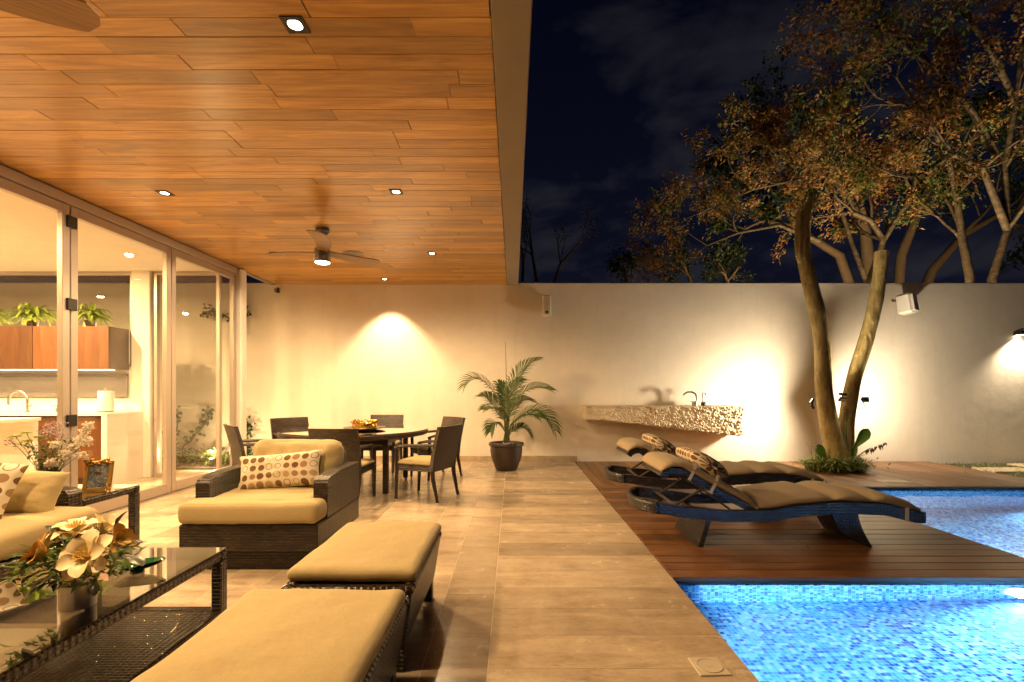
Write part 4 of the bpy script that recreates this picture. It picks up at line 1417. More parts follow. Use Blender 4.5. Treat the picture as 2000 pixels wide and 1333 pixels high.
def make_chair():
    root = empty('dining_chair', (0, 0, 0))
    # back: gently curved panel from below the seat to the top
    def back(u, v, o):
        x = -0.262 + 0.524 * u
        z = 0.36 + 0.505 * v
        y = -0.235 - 0.10 * v ** 1.5 - 0.030 * (1 - (2 * u - 1) ** 2) * v + o
        return (x, y, z)
    b = MB()
    b.grid(lambda u, v: back(u, v, 0.020), 10, 10)
    b.grid(lambda u, v: back(1 - u, v, -0.020), 10, 10)
    n1 = 121
    for i in range(10):
        for j in (0, 10):
            q = (i * 11 + j, (i + 1) * 11 + j, n1 + (10 - i - 1) * 11 + j, n1 + (10 - i) * 11 + j)
            b.f.append(q if j == 0 else tuple(reversed(q)))
            q = (0 * 11 + i, 0 * 11 + i + 1, n1 + 110 + i + 1, n1 + 110 + i) if j == 0 else (110 + i + 1, 110 + i, n1 + i, n1 + i + 1)
            b.f.append(q)
    b.build('backrest', WICKL, root, uv=True, smooth='auto')
    MB().box(-0.25, 0.25, -0.225, 0.245, 0.36, 0.425, 0.012).build('seat', WICKL, root, uv=True)
    c = MB()
    cushion(c, 0, 0.01, 0.448, 0.47, 0.44, 0.045, 0.02, 0.012, 0.002, 3, 14)
    c.build('seat_cushion', KHAKI, root, smooth=True)
    for sx in (-1, 1):
        l1 = MB().tube([(sx * 0.236, 0.228, 0.62), (sx * 0.236, 0.228, 0.40), (sx * 0.232, 0.242, 0.03)], [0.026, 0.029, 0.020], 4).build('leg', WICKL, root, uv=True)
        MB().lathe([(0.015, 0.0), (0.018, 0.032)], 12, (sx * 0.232, 0.2425, 0)).build('foot_cap', CHROME, l1, smooth='auto')
        l2 = MB().tube([(sx * 0.236, -0.232, 0.42), (sx * 0.236, -0.245, 0.28), (sx * 0.234, -0.300, 0.03)], [0.030, 0.028, 0.019], 4).build('leg', WICKL, root, uv=True)
        MB().lathe([(0.015, 0.0), (0.018, 0.032)], 12, (sx * 0.234, -0.302, 0)).build('foot_cap', CHROME, l2, smooth='auto')
        a = MB().tube([(sx * 0.240, -0.28, 0.655), (sx * 0.245, -0.1, 0.65), (sx * 0.245, 0.12, 0.640), (sx * 0.240, 0.25, 0.615)], [0.024, 0.030, 0.031, 0.026], 8, flat=0.62)
        a.build('armrest', WICKL, root, uv=True, smooth='auto')
    return root


chair0 = make_chair()
chairs = [(-1.02, 5.60, (-0.93, 0.37), 'wicker dining chair with its back to the wide walkway, khaki seat in view'),
          (-1.12, 6.88, (-0.75, -0.66), 'wicker dining chair between the table and the potted palm'),
          (-1.86, 5.36, (0.06, 1.0), 'wicker dining chair right behind the armchair, its back to the ottomans'),
          (-2.98, 5.72, (0.74, 0.67), 'wicker dining chair nearest the glass doors'),
          (-2.98, 6.72, (0.74, -0.67), 'wicker dining chair between the table and the white column'),
          (-2.02, 7.40, (0.0, -1.0), 'wicker dining chair against the wall under the bright arch of light')]
for i, (x, y, (dx, dy), lb) in enumerate(chairs):
    o = chair0 if i == 0 else copy_tree(chair0)
    o.location = (x, y, 0)
    o.rotation_euler = (0, 0, math.atan2(dy, dx) - math.pi / 2)
    tag(o, lb, 'chair', 'wicker dining chairs round the table')

# centrepiece
cp_ = W(712, 828, 6.2)
pt_ = TZ + 0.0025
tag(MB().lathe([(0.0, 0.0), (0.12, 0.0), (0.24, 0.018), (0.265, 0.028), (0.262, 0.032), (0.20, 0.016), (0.0, 0.008)], 40, (cp_.x, 6.2, pt_)).build('serving_plate', BRONZE, smooth='auto'), 'wide dark plate in the middle of the dining table', 'plate')
wr = empty('gold_wreath', (cp_.x, 6.2, pt_ + 0.017), label='round gold leaf wreath bowl on the dark plate', cat='centrepiece')
MB().lathe([(0.10, 0.0), (0.148, 0.005), (0.155, 0.035), (0.15, 0.065), (0.13, 0.07), (0.11, 0.05), (0.105, 0.01)], 36).build('bowl', GOLD, wr, smooth='auto')
b = MB()
for k in range(150):
    a = random.uniform(0, 6.28)
    r = random.uniform(0.115, 0.155)
    leaf(b, Vector((math.cos(a) * r, math.sin(a) * r, random.uniform(0.05, 0.085))), Vector((math.cos(a), math.sin(a), 0.8)) + rv(0.8), Vector((0, 0, 1)), random.uniform(0.03, 0.05), 0.028)
b.build('gold_leaves', GOLD, wr)

# ================================================================== POTTED PALM
pp = W(989, 918, 7.62)
pr = empty('potted_palm', (pp.x, 7.62, 0), label='palm in a dark clay pot standing against the wall', cat='potted palm')
MB().lathe([(0.0, 0.0), (0.155, 0.0), (0.175, 0.03), (0.235, 0.18), (0.255, 0.30), (0.253, 0.375), (0.275, 0.385), (0.282, 0.41), (0.272, 0.432), (0.25, 0.43), (0.235, 0.40), (0.0, 0.39)], 40).build('pot', POTM, pr, smooth='auto')
MB().lathe([(0.0, 0.402), (0.236, 0.396)], 24).build('soil', SOIL, pr)
pb = MB()
for k in range(22):
    a, r = random.uniform(0, 6.28), random.uniform(0, 0.2)
    s_ = random.uniform(0.012, 0.025)
    pb.lathe([(0, -s_ * 0.6), (s_, 0), (0, s_ * 0.7)], 7, (math.cos(a) * r, math.sin(a) * r, 0.405 + s_ * 0.3))
tag(pb.build('pebbles', LAMI, pr, smooth=True), kind='stuff')


def pl_(px, py, dd=0.0):
    return W(px, py, 7.62 + dd) - Vector((pp.x, 7.62, 0))


fr_list = [((986, 800), (940, 715), (911, 752), -0.25), ((992, 790), (1005, 715), (1050, 704), 0.15), ((995, 800), (1025, 745), (1072, 762), -0.1), ((998, 830), (1048, 770), (1083, 838), -0.3),
           ((985, 820), (962, 770), (940, 775), 0.2), ((990, 800), (1000, 750), (1022, 745), 0.3), ((996, 835), (1025, 800), (1050, 815), -0.35), ((984, 840), (965, 812), (958, 842), -0.3), ((998, 845), (1020, 822), (1035, 850), 0.1), ((990, 810), (985, 765), (975, 752), 0.1), ((988, 825), (975, 790), (950, 800), -0.45), ((994, 815), (1010, 770), (1040, 785), 0.3)]
stb = MB()
for (c_, m_, t_, dd) in fr_list:
    lf, st = MB(), MB()
    a0 = pl_(990 + random.uniform(-6, 6), 862)
    b0 = pl_(*c_)
    st.tube([a0, a0.lerp(b0, 0.5) + rv(0.01), b0], [0.014, 0.010, 0.008], 6)
    big = (Vector(pl_(*t_, dd)) - b0).length
    frond(lf, st, b0, pl_(*m_, dd * 0.6), pl_(*t_, dd), 26, min(0.34, 0.15 + big * 0.26), 0.020, 0.008, 0.0, Vector((0, -0.35, 1)), 0.25)
    f_ = lf.build('frond', PALM, pr)
    st.build('frond_stem', STEMG, f_)
MB().tube([pl_(990, 862), pl_(990, 780), pl_(987, 668)], [0.014, 0.008, 0.003], 6).build('spear_leaf', STEMG, pr)

# ================================================================== STONE SINK SLAB AND TAPS
SLX0, SLX1, SLY = 1.22, 3.84, 8.02
ZT = 0.992


def slab_low(x):
    u = (x - SLX0) / (SLX1 - SLX0)
    return ZT - (0.235 + 0.03 * u + 0.235 * min(1, max(0, (u - 0.12) / 0.82)) ** 1.0) + 0.012 * mnoise.noise(Vector((x * 6, 0, 3)))


sb = MB()
NX, NZ = 240, 44


def slabf(u, v):
    x = SLX0 + (SLX1 - SLX0) * u
    zl = slab_low(x)
    z = ZT - 0.012 + (zl - ZT + 0.012) * v
    rough = 0.45 + 0.75 * min(1, u * 1.6)
    if x < SLX0 + 0.10:
        rough *= max(0, (x - SLX0 - 0.05) / 0.05)
    vor = mnoise.voronoi(Vector((x * 30 + z * 9, z * 17, 1.0)))[0]
    n_ = (vor[1] - vor[0]) * 0.044 + mnoise.noise(Vector((x * 11, z * 11, 0))) * 0.012 + mnoise.noise(Vector((x * 38, z * 30, 5))) * 0.007
    y = SLY + 0.03 - n_ * rough * (1 if 0.02 < v else 0.3)
    if v > 0.96:
        y += 0.02
    xx = x + (0.02 * mnoise.noise(Vector((z * 9, 2, x))) if u > 0.99 else 0)
    return (xx, y, z + (0.012 * mnoise.noise(Vector((x * 17, 9, 1))) * rough if v > 0.9 else 0))


sb.grid(lambda u, v: slabf(u, 1 - v), NX, NZ)
slab = sb.build('stone_front_tmp', LIME)
vsl = [tuple(p.co) for p in slab.data.vertices]
me_old = slab.data
bpy.data.objects.remove(slab)
b = MB()
b.v = vsl[:]
b.f = [tuple(p.vertices) for p in me_old.polygons]
bpy.data.meshes.remove(me_old)
m1 = NZ + 1
top = [i * m1 + NZ for i in range(NX + 1)]
bot = [i * m1 for i in range(NX + 1)]
tb, bb = [], []
for i in range(NX + 1):
    x, y, z = b.v[top[i]]
    tb.append(len(b.v)); b.v.append((x, WALL_Y - 0.002, ZT - 0.012))
    x2, y2, z2 = b.v[bot[i]]
    bb.append(len(b.v)); b.v.append((x2, WALL_Y - 0.002, z2))
for i in range(NX):
    b.f.append((top[i], top[i + 1], tb[i + 1], tb[i]))
    b.f.append((bot[i + 1], bot[i], bb[i], bb[i + 1]))
b.f.append(tuple([j for j in range(m1)] + [tb[0], bb[0]])[::-1])
b.f.append(tuple([NX * m1 + j for j in range(m1)] + [tb[NX], bb[NX]]))
ss = empty('stone_basin', ((SLX0 + SLX1) / 2, SLY, ZT), label='long rough hewn limestone basin slab fixed to the wall', cat='stone basin')
kid(b, 'stone_block', LIME, ss, smooth='auto')
kid(MB().box(SLX0 - 0.005, SLX1 + 0.005, SLY + 0.012, WALL_Y - 0.003, ZT - 0.011, ZT, 0.003), 'smooth_top', LIME, ss)

fz = ZT
f0 = W(1365, 790, 8.25)
tpx = empty('basin_tap', (f0.x, 8.25, fz), label='steel tap with flat arched spout on the stone basin', cat='tap')
MB().lathe([(0.05, 0), (0.05, 0.06), (0.045, 0.065), (0, 0.065)], 20, (-0.07, 0, 0)).build('base', STEEL, tpx, smooth='auto')
MB().tube([(-0.035, 0, 0.06), (-0.035, 0, 0.14), (-0.06, 0, 0.205), (-0.12, 0, 0.235), (-0.20, 0, 0.232), (-0.25, 0, 0.20), (-0.265, 0, 0.18)], [0.021, 0.020, 0.020, 0.020, 0.019, 0.017, 0.015], 10, flat=0.8).build('spout', STEEL, tpx, smooth='auto')
MB().box(-0.15, -0.02, -0.02, 0.02, 0.066, 0.074, 0.002).build('lever', DARK, tpx)
tp2 = empty('filter_tap', (f0.x + 0.06, 8.25, fz), label='slim dark swan neck tap beside the flat spout tap', cat='tap')
MB().lathe([(0.042, 0), (0.042, 0.06), (0, 0.065)], 18, (0.02, 0, 0)).build('base', DARK, tp2, smooth='auto')
MB().tube([(0, 0, 0.05), (0, 0, 0.17)] + [(0.028 - 0.028 * math.cos(a), 0, 0.19 + 0.03 * math.sin(a)) for a in [math.pi * k / 8 for k in range(9)]] + [(0.056, 0, 0.165)], 0.0085, 8).build('spout', DARK, tp2, smooth='auto')
MB().box(0.0, 0.12, -0.015, 0.015, 0.066, 0.074, 0.002).build('lever', DARK, tp2)

# ================================================================== WALL FITTINGS
p = W(1068, 597, 8.4)
ws = empty('wall_speaker', (p.x, WALL_Y, p.z), label='slim upright loudspeaker on the wall beyond the canopy edge', cat='speaker')
MB().box(-0.072, 0.072, -0.13, -0.03, -0.18, 0.18, 0.015).build('cabinet', WHITE, ws)
MB().box(-0.06, 0.06, -0.134, -0.1305, -0.165, 0.165, 0.001).build('grille', DRAINM, ws)
MB().box(-0.03, 0.03, -0.029, -0.002, -0.05, 0.05, 0.004).build('bracket', WHITE, ws)
MB().lathe([(0.025, 0), (0.02, 0.004), (0, 0.004)], 14, (0, 0, 0)).build('badge', DARK, ws).matrix_local = Matrix.Translation((0, -0.1345, -0.12)) @ Matrix.Rotation(R(90), 4, 'X')
p = W(1772, 594, 8.25)
w2 = empty('garden_speaker', (p.x, 8.27, p.z), R(32), label='white swivel loudspeaker angled on the wall beside the forked tree', cat='speaker')
MB().box(-0.115, 0.115, -0.11, 0.11, -0.17, 0.17, 0.03, Matrix.Rotation(R(-8), 4, 'X')).build('cabinet', WHITE, w2)
gr_ = MB()
gr_.grid(lambda u, v: Vector((-0.10 + 0.2 * u, -0.113 - 0.02 * math.sin(math.pi * u) + 0.02, -0.15 + 0.30 * v)), 8, 6)
MB().box(-0.095, 0.095, -0.135, -0.112, -0.15, 0.15, 0.02, Matrix.Rotation(R(-8), 4, 'X')).build('grille', WHITE, w2)
MB().tube([(-0.03, 0.10, 0.06), (-0.12, 0.16, 0.08)], 0.022, 10).build('bracket', BRONZE, w2)
p = W(541, 568, 8.42)
sc1 = empty('security_camera', (p.x, WALL_Y, p.z), label='tiny dark camera high on the wall under the canopy', cat='camera')
MB().tube([(0, -0.001, 0.05), (0, -0.07, 0.05), (0, -0.07, 0.03)], 0.013, 8).build('arm', DARK, sc1)
MB().box(-0.028, 0.028, -0.13, -0.03, -0.03, 0.028, 0.008).build('body', DARK, sc1)
MB().lathe([(0.018, 0), (0.012, 0.003), (0, 0.004)], 12).build('lens', CHROME, sc1).matrix_local = Matrix.Translation((0, -0.131, 0)) @ Matrix.Rotation(R(90), 4, 'X')

p = W(1998, 652, 8.4)
wl = empty('wall_lamp', (p.x, WALL_Y, p.z), label='dark box lamp throwing light down the end of the wall', cat='wall lamp')
MB().box(-0.07, 0.07, -0.14, -0.002, -0.02, 0.05, 0.005).build('body', DARK, wl)
MB().box(-0.055, 0.055, -0.125, -0.02, -0.025, -0.0205).build('lens', LAMPON, wl)
lamp('wall_lamp_light', 'SPOT', (p.x, WALL_Y - 0.08, p.z - 0.04), 260, (1, 0.80, 0.52), None, (p.x, WALL_Y - 0.05, 0), spot_size=R(120), spot_blend=0.8, shadow_soft_size=0.04)

# skimmer lids and loose leaves
for (px, py, lb) in ((1385, 1303, 'square cream skimmer lid let into the pool coping'),):
    d = EYE * F_PX / (py - HY)
    q = W(px, py, d)
    r_ = empty('skimmer_lid', (q.x, q.y, 0.0), R(2), label=lb, cat='drain cover')
    MB().box(-0.072, 0.072, -0.072, 0.072, 0.0005, 0.006, 0.002).build('plate', DRAINM, r_)
    MB().lathe([(0.058, 0.0062), (0.058, 0.0085), (0.053, 0.0085), (0.053, 0.0066)], 36).build('ring', DRAINM, r_, smooth='auto')
    MB().box(-0.012, 0.012, -0.012, 0.012, 0.0062, 0.008, 0.001).build('knob', DRAINM, r_)
q = W(1745, 941, EYE * F_PX / (941 - HY))
tag(MB().box(q.x - 0.19, q.x + 0.19, q.y - 0.10, q.y + 0.10, 0.001, 0.006, 0.002).build('deck_hatch', DRAINM), 'pale rectangular hatch plate in the deck by the pool edge', 'hatch')
for (px, py, lb) in ((1585, 1075, 'curled dry leaf lying on the deck below the sun lounger'), (1738, 919, 'dry leaf on the deck beside the forked tree'), (1890, 926, 'dry leaf on the far end of the deck')):
    q = W(px, py, EYE * F_PX / (py - HY))
    b = MB()
    M = Matrix.Translation((q.x, q.y, 0.006)) @ Matrix.Rotation(random.uniform(0, 6), 4, 'Z') @ Matrix.Rotation(0.3, 4, 'X')
    petal(b, M, 0.055, 0.035, 0.6, 0.5)
    tag(b.build('fallen_leaf', LEAFB, smooth=True), lb, 'leaf')

# ================================================================== SUN LOUNGERS
LW = 0.62


def interp(tab, x):
    xs = [a for a, _ in tab]
    if x <= xs[0]:
        return tab[0][1]
    for (a, p), (b, q) in zip(tab, tab[1:]):
        if x <= b:
            t = (x - a) / (b - a)
            t = t * t * (3 - 2 * t)
            return p + (q - p) * t
    return tab[-1][1]


RAILZ = [(0.0, 0.325), (0.25, 0.29), (0.55, 0.262), (0.85, 0.265), (1.2, 0.31), (1.45, 0.330), (1.75, 0.318), (2.10, 0.252)]   # rail centre height along the lounger


def make_lounger():
    """local: x along the bed (0 = head end), y across, ground z = 0"""
    root = empty('sun_lounger', (0, 0, 0))
    n = 34
    for yy in (0.0, LW):
        b = MB()
        rings = []
        for i in range(n + 1):
            x = 2.10 * i / n
            z = interp(RAILZ, x)
            hh = 0.045
            rings.append([(x, yy - 0.022, z - hh), (x, yy + 0.022, z - hh), (x, yy + 0.022, z + hh), (x, yy - 0.022, z + hh)])
        vs = [p for r in rings for p in r]
        fs = [(i * 4 + j, i * 4 + (j + 1) % 4, (i + 1) * 4 + (j + 1) % 4, (i + 1) * 4 + j) for i in range(n) for j in range(4)]
        fs = [tuple(reversed(f)) for f in fs] + [(0, 1, 2, 3), (n * 4 + 3, n * 4 + 2, n * 4 + 1, n * 4)]
        b.add(vs, fs)
        b.build('side_rail', NAVY, root, uv=True, smooth='auto')
    # rounded head end, bowing out and up
    b = MB()
    def head(u, v):
        a = math.pi * u
        y = LW / 2 - (LW / 2) * math.cos(a)
        x = -0.13 * math.sin(a)
        z = 0.325 - 0.045 + 0.09 * v + 0.0 * math.sin(a)
        return Vector((x - 0.022 + 0.022 * math.cos(a) ** 2 + 0.02 * (1 - v) * math.sin(a), y, z))
    b.grid(head, 18, 4)
    o = b.build('head_rail', NAVY, root, uv=True, smooth=True)
    md = o.modifiers.new('thick', 'SOLIDIFY')
    md.thickness = 0.035
    md.offset = 0
    MB().box(2.101, 2.135, -0.022, LW + 0.022, 0.205, 0.297, 0.008).build('foot_rail', NAVY, root, uv=True)
    # bed of woven strips between the rails
    b = MB()
    b.grid(lambda u, v: (0.78 + 1.32 * u, 0.024 + (LW - 0.048) * v, interp(RAILZ, 0.78 + 1.32 * u) + 0.02), 20, 4)
    o = b.build('bed', NAVY, root, uv=True, smooth=True)
    md = o.modifiers.new('thick', 'SOLIDIFY')
    md.thickness = 0.02
    # slanting leg panels
    for (xt, xb, zt, k) in ((0.42, 0.35, 0.235, -1), (1.60, 1.72, 0.29, 1)):
        b = MB()
        pts = []
        for v in range(7):
            t = v / 6
            x = xt + (xb - xt) * (t ** 1.6 if k > 0 else t)
            wd = 0.21 * (1 - t) + 0.012 if k > 0 else 0.0
            pts.append((x, zt * (1 - t)))
        for y0, y1 in ((0.03, LW - 0.03),):
            th = 0.020
            vs = []
            for (x, z) in pts:
                vs += [(x - th, y0, z), (x + th, y0, z), (x + th, y1, z), (x - th, y1, z)]
            m_ = len(pts)
            fs = [(i * 4 + j, i * 4 + (j + 1) % 4, (i + 1) * 4 + (j + 1) % 4, (i + 1) * 4 + j) for i in range(m_ - 1) for j in range(4)]
            fs += [(0, 3, 2, 1), tuple((m_ - 1) * 4 + j for j in range(4))]
            b.add(vs, fs)
        if k > 0:
            # gusset: the front leg widens towards the bed
            vs = []
            for yq in (0.03, 0.048):
                vs += [(xt - 0.20, yq, zt), (xt, yq, zt), (xb, yq, 0.0), (xt - 0.12, yq, 0.12)]
            b.add(vs, [(0, 3, 2, 1), (4, 5, 6, 7), (0, 1, 5, 4), (1, 2, 6, 5), (2, 3, 7, 6), (3, 0, 4, 7)])
        b.build('leg', NAVY, root, uv=True)
    # backrest: flat frame rising from the hinge to the head, end rolled down
    hx, hz, tx, tz = 0.80, 0.315, 0.135, 0.675
    dirv = Vector((tx - hx, 0, tz - hz))
    Lb = dirv.length
    dirv.normalize()
    nrm = Vector((dirv.z, 0, -dirv.x))
    if nrm.z < 0:
        nrm = -nrm

    def bp(s, h):
        """point along the backrest, s metres from the hinge, h above its plane; the last part rolls over"""
        s0 = Lb - 0.10
        if s <= s0:
            return Vector((hx, 0, hz)) + dirv * s + nrm * h
        a = (s - s0) / 0.16
        c = Vector((hx, 0, hz)) + dirv * s0 - nrm * 0.16
        v = nrm * math.cos(a) + dirv * math.sin(a)
        return c + v * (0.16 + h)
    def slab(s0, s1, y0, y1, h0, h1, nn=18):
        b = MB()
        vs = []
        for i in range(nn + 1):
            s = s0 + (s1 - s0) * i / nn
            for (yy, h) in ((y0, h0), (y1, h0), (y1, h1), (y0, h1)):
                q = bp(s, h)
                vs.append((q.x, yy, q.z))
        fs = [(i * 4 + j, i * 4 + (j + 1) % 4, (i + 1) * 4 + (j + 1) % 4, (i + 1) * 4 + j) for i in range(nn) for j in range(4)]
        fs += [(0, 3, 2, 1), tuple(nn * 4 + j for j in range(4))]
        return b.add(vs, fs)
    E = Lb + 0.13
    br = slab(0.0, E, 0.03, 0.065, -0.055, -0.005).build('backrest_frame', NAVY, root, uv=True, smooth='auto')
    slab(0.0, E, LW - 0.065, LW - 0.03, -0.055, -0.005).build('backrest_frame', NAVY, root, uv=True, smooth='auto')
    slab(0.05, E, 0.066, LW - 0.066, -0.03, -0.008).build('backrest_weave', NAVY, root, uv=True, smooth='auto')
    # struts
    for yy in (0.09, LW - 0.09):
        q = bp(0.42, -0.05)
        MB().tube([(q.x, yy, q.z), (0.16, yy, 0.325)], 0.011, 6).build('strut', BRONZE, root)
        q2 = bp(0.58, -0.05)
        MB().tube([(q2.x, yy + 0.012, q2.z), (0.64, yy + 0.012, 0.27)], 0.010, 6).build('strut', BRONZE, root)
    MB().tube([(0.16, 0.02, 0.325), (0.16, LW - 0.02, 0.325)], 0.012, 8).build('cross_bar', BRONZE, root)
    q = bp(0.42, -0.06)
    MB().tube([(q.x, 0.05, q.z), (q.x, LW - 0.05, q.z)], 0.012, 8).build('cross_bar', BRONZE, root)

    # mattress: swept soft section
    def mattress(path, segs, name, thick=0.075, seed=0):
        """path(s)->(point, normal) ; segs = seam positions 0..1"""
        b = MB()
        nn, mm = 64, 24
        def fn(u, v):
            p, nr = path(u)
            dmin = min(abs(u - s) for s in segs)
            pf = 1 - math.exp(-(dmin / 0.045) ** 2 * 1.2)
            a = 2 * math.pi * v
            ca, sa = math.cos(a), math.sin(a)
            e = 0.38
            yy = (LW / 2 + 0.006) * math.copysign(abs(ca) ** e, ca) * (0.975 + 0.025 * pf)
            edge = 1 - (abs(yy) / (LW / 2 + 0.01)) ** 4
            hh = thick / 2 * math.copysign(abs(sa) ** 0.55, sa)
            top = (thick * (0.60 + 0.40 * pf) + 0.018 * pf * max(0, edge)) if sa > 0 else 0
            h = thick / 2 + hh if sa <= 0 else thick / 2 * (0.8 + 0.2 * pf) + (top - thick / 2) * abs(sa) ** 0.55
            nz = mnoise.noise(Vector((u * 9 + seed, yy * 7, h * 8))) * 0.008 + mnoise.noise(Vector((u * 30 + seed, yy * 9, 2))) * 0.004
            q = p + nr * (h + nz * (1 if sa > -0.3 else 0))
            return (q.x, LW / 2 + yy, q.z)
        vs = [fn(i / nn, j / mm) for i in range(nn + 1) for j in range(mm)]
        fs = [(i * mm + j, i * mm + (j + 1) % mm, (i + 1) * mm + (j + 1) % mm, (i + 1) * mm + j) for i in range(nn) for j in range(mm)]
        fs += [tuple(range(mm)), tuple(reversed([nn * mm + j for j in range(mm)]))]
        b.add(vs, [tuple(reversed(f)) for f in fs])
        return b.build(name, TAUPE, root, smooth=True)

    def seat_path(u):
        x = 0.80 + 1.31 * u
        z = interp(RAILZ, x) + 0.036
        dz = interp(RAILZ, x + 0.02) - interp(RAILZ, x - 0.02)
        nr = Vector((-dz, 0, 0.04)).normalized()
        return Vector((x, 0, z)), nr

    def back_path(u):
        s = 0.03 + (E - 0.06) * u
        p = bp(s, 0.0)
        q = bp(s + 0.01, 0.0) - bp(s - 0.01, 0.0)
        nr = Vector((q.z, 0, -q.x)).normalized()
        if nr.z < 0:
            nr = -nr
        return p, nr
    mattress(seat_path, (0.0, 0.475, 0.70, 1.0), 'seat_mattress', 0.070, 1)
    mattress(back_path, (0.0, 1.0), 'back_mattress', 0.052, 5)
    # straps
    for s in (0.40, 0.60):
        b = MB()
        pts = [bp(s, -0.058), bp(s, 0.03), bp(s + 0.01, 0.085)]
        for a, c in zip(pts, pts[1:]):
            wv = dirv * 0.012
            b.add([(a - wv) + Vector((0, -0.004, 0)), (a + wv) + Vector((0, -0.004, 0)), (c + wv) + Vector((0, -0.004, 0)), (c - wv) + Vector((0, -0.004, 0)), a - wv, a + wv, c + wv, c - wv],
                  [(0, 1, 2, 3), (7, 6, 5, 4), (0, 4, 5, 1), (1, 5, 6, 2), (2, 6, 7, 3), (3, 7, 4, 0)])
        b.build('strap', DRAINM, root)
    b = MB()
    zz = 0.252
    b.box(1.96, 1.99, -0.027, -0.0225, interp(RAILZ, 1.97) - 0.05, interp(RAILZ, 1.97) + 0.06)
    b.build('strap', DRAINM, root)
    return root, bp, nrm, dirv


lg0, BPF, LN, LD = make_lounger()
lg0.location = (1.167, 3.86, 0.0)
tag(lg0, 'navy wicker sun lounger with taupe mattress beside the small pool', 'sun lounger', 'sun loungers on the timber deck')
lg1 = copy_tree(lg0)
lg1.location = (1.20, 5.12, 0.0)
tag(lg1, 'navy wicker sun lounger with taupe mattress on the wall side of the other', 'sun lounger', 'sun loungers on the timber deck')


def bolster(lg, label, seed):
    """spotted head pillow lying across the backrest"""
    n, m = 30, 18
    w_, t_, L_ = 0.19, 0.15, 0.52
    vs, fs, uvs = [], [], []
    for i in range(n + 1):
        u = -1 + 2 * i / n
        e = max(0.0, 1 - abs(u) ** 5) ** 0.5
        for j in range(m):
            a = 2 * math.pi * j / m
            ca, sa = math.cos(a), math.sin(a)
            vs.append((w_ * math.copysign(abs(ca) ** 0.8, ca) * (0.25 + 0.75 * e), L_ / 2 * u, t_ / 2 * sa * (0.15 + 0.85 * e)))
            uvs.append((u * L_ / 2 * 1.15, a / (2 * math.pi) * 0.696))
    fs = [(i * m + j, i * m + (j + 1) % m, (i + 1) * m + (j + 1) % m, (i + 1) * m + j) for i in range(n) for j in range(m)]
    fs += [tuple(range(m)), tuple(reversed([n * m + j for j in range(m)]))]
    me = bpy.data.meshes.new('head_pillow')
    me.from_pydata(vs, [], [tuple(reversed(f)) for f in fs])
    me.materials.append(POLKA3)
    ul = me.uv_layers.new(name='UVMap')
    for poly in me.polygons:
        for li in poly.loop_indices:
            vi = me.loops[li].vertex_index
            u_, v_ = uvs[vi]
            if len(poly.vertices) > 4:
                u_, v_ = vs[vi][0], vs[vi][2]
            elif v_ < 0.01 and any(uvs[k][1] > 0.5 for k in poly.vertices):
                v_ = 0.696
            ul.data[li].uv = (u_, v_)
    me.polygons.foreach_set('use_smooth', [True] * len(me.polygons))
    c = BPF(0.47, 0.125)
    o = link('head_pillow', me, None, (lg.location.x + c.x, lg.location.y + LW / 2 - 0.03, c.z))
    o.rotation_euler = (0, math.atan2(-LD.z, LD.x) + math.pi + R(4), 0)
    return tag(o, label, 'pillow', 'spotted head pillows on the loungers')


bolster(lg0, 'spotted head pillow on the lounger beside the small pool', 1)
bolster(lg1, 'spotted head pillow on the lounger nearer the wall', 2)

# ================================================================== FORKED TREE ON THE DECK
TY = 7.72
ft = empty('forked_tree', W(1635, 915, TY), label='lopped tree with two bare smooth trunks growing through the deck', cat='tree')


def trunk(path, rads, name, root, m=BARK, n=14, seed=0, sub=5):
    pts, rr = [], []
    k = len(path)
    P = [Vector(p) for p in path]
    for i in range(k - 1):
        p0, p1, p2, p3 = P[max(i - 1, 0)], P[i], P[i + 1], P[min(i + 2, k - 1)]
        for j in range(sub):
            t = j / sub
            q = 0.5 * ((2 * p1) + (p2 - p0) * t + (2 * p0 - 5 * p1 + 4 * p2 - p3) * t * t + (3 * p1 - p0 - 3 * p2 + p3) * t ** 3)
            pts.append(q)
            rr.append((rads[i] + (rads[i + 1] - rads[i]) * t) * (1 + 0.07 * mnoise.noise(Vector((q.z * 4, seed, q.x)))))
    pts.append(P[-1])
    rr.append(rads[-1])
    b = MB().tube(pts, rr, n)
    o = b.build(name, m, root, smooth='auto')
    return o


def rel(root, pts):
    return [Vector(p) - root.location for p in pts]


trunk(rel(ft, [W(1642, 935, TY), W(1637, 900, TY), W(1622, 840, TY), W(1609, 760, TY - .02), W(1607, 690, TY - .04), W(1598, 620, TY - .06), W(1582, 555, TY - .06), W(1569, 490, TY - .04), W(1572, 430, TY), W(1586, 372, TY + .02)]),
      [0.24, 0.175, 0.138, 0.122, 0.120, 0.115, 0.108, 0.104, 0.095, 0.078], 'trunk', ft, seed=1)
trunk(rel(ft, [W(1640, 935, TY + .05), W(1650, 890, TY + .05), W(1654, 820, TY + .06), W(1668, 740, TY + .06), W(1690, 670, TY + .05), W(1708, 600, TY + .04), W(1718, 540, TY + .03), W(1722, 492, TY + .02)]),
      [0.16, 0.125, 0.114, 0.108, 0.106, 0.101, 0.098, 0.102], 'trunk', ft, seed=5)
lp = W(1564, 497, TY - .05)
trunk(rel(ft, [W(1572, 520, TY - .05), W(1563, 500, TY - .06), W(1560, 470, TY - .06), W(1562, 415, TY - .05)]), [0.07, 0.065, 0.06, 0.05], 'stub', ft, seed=8)
sp_ = MB()
spl = MB()
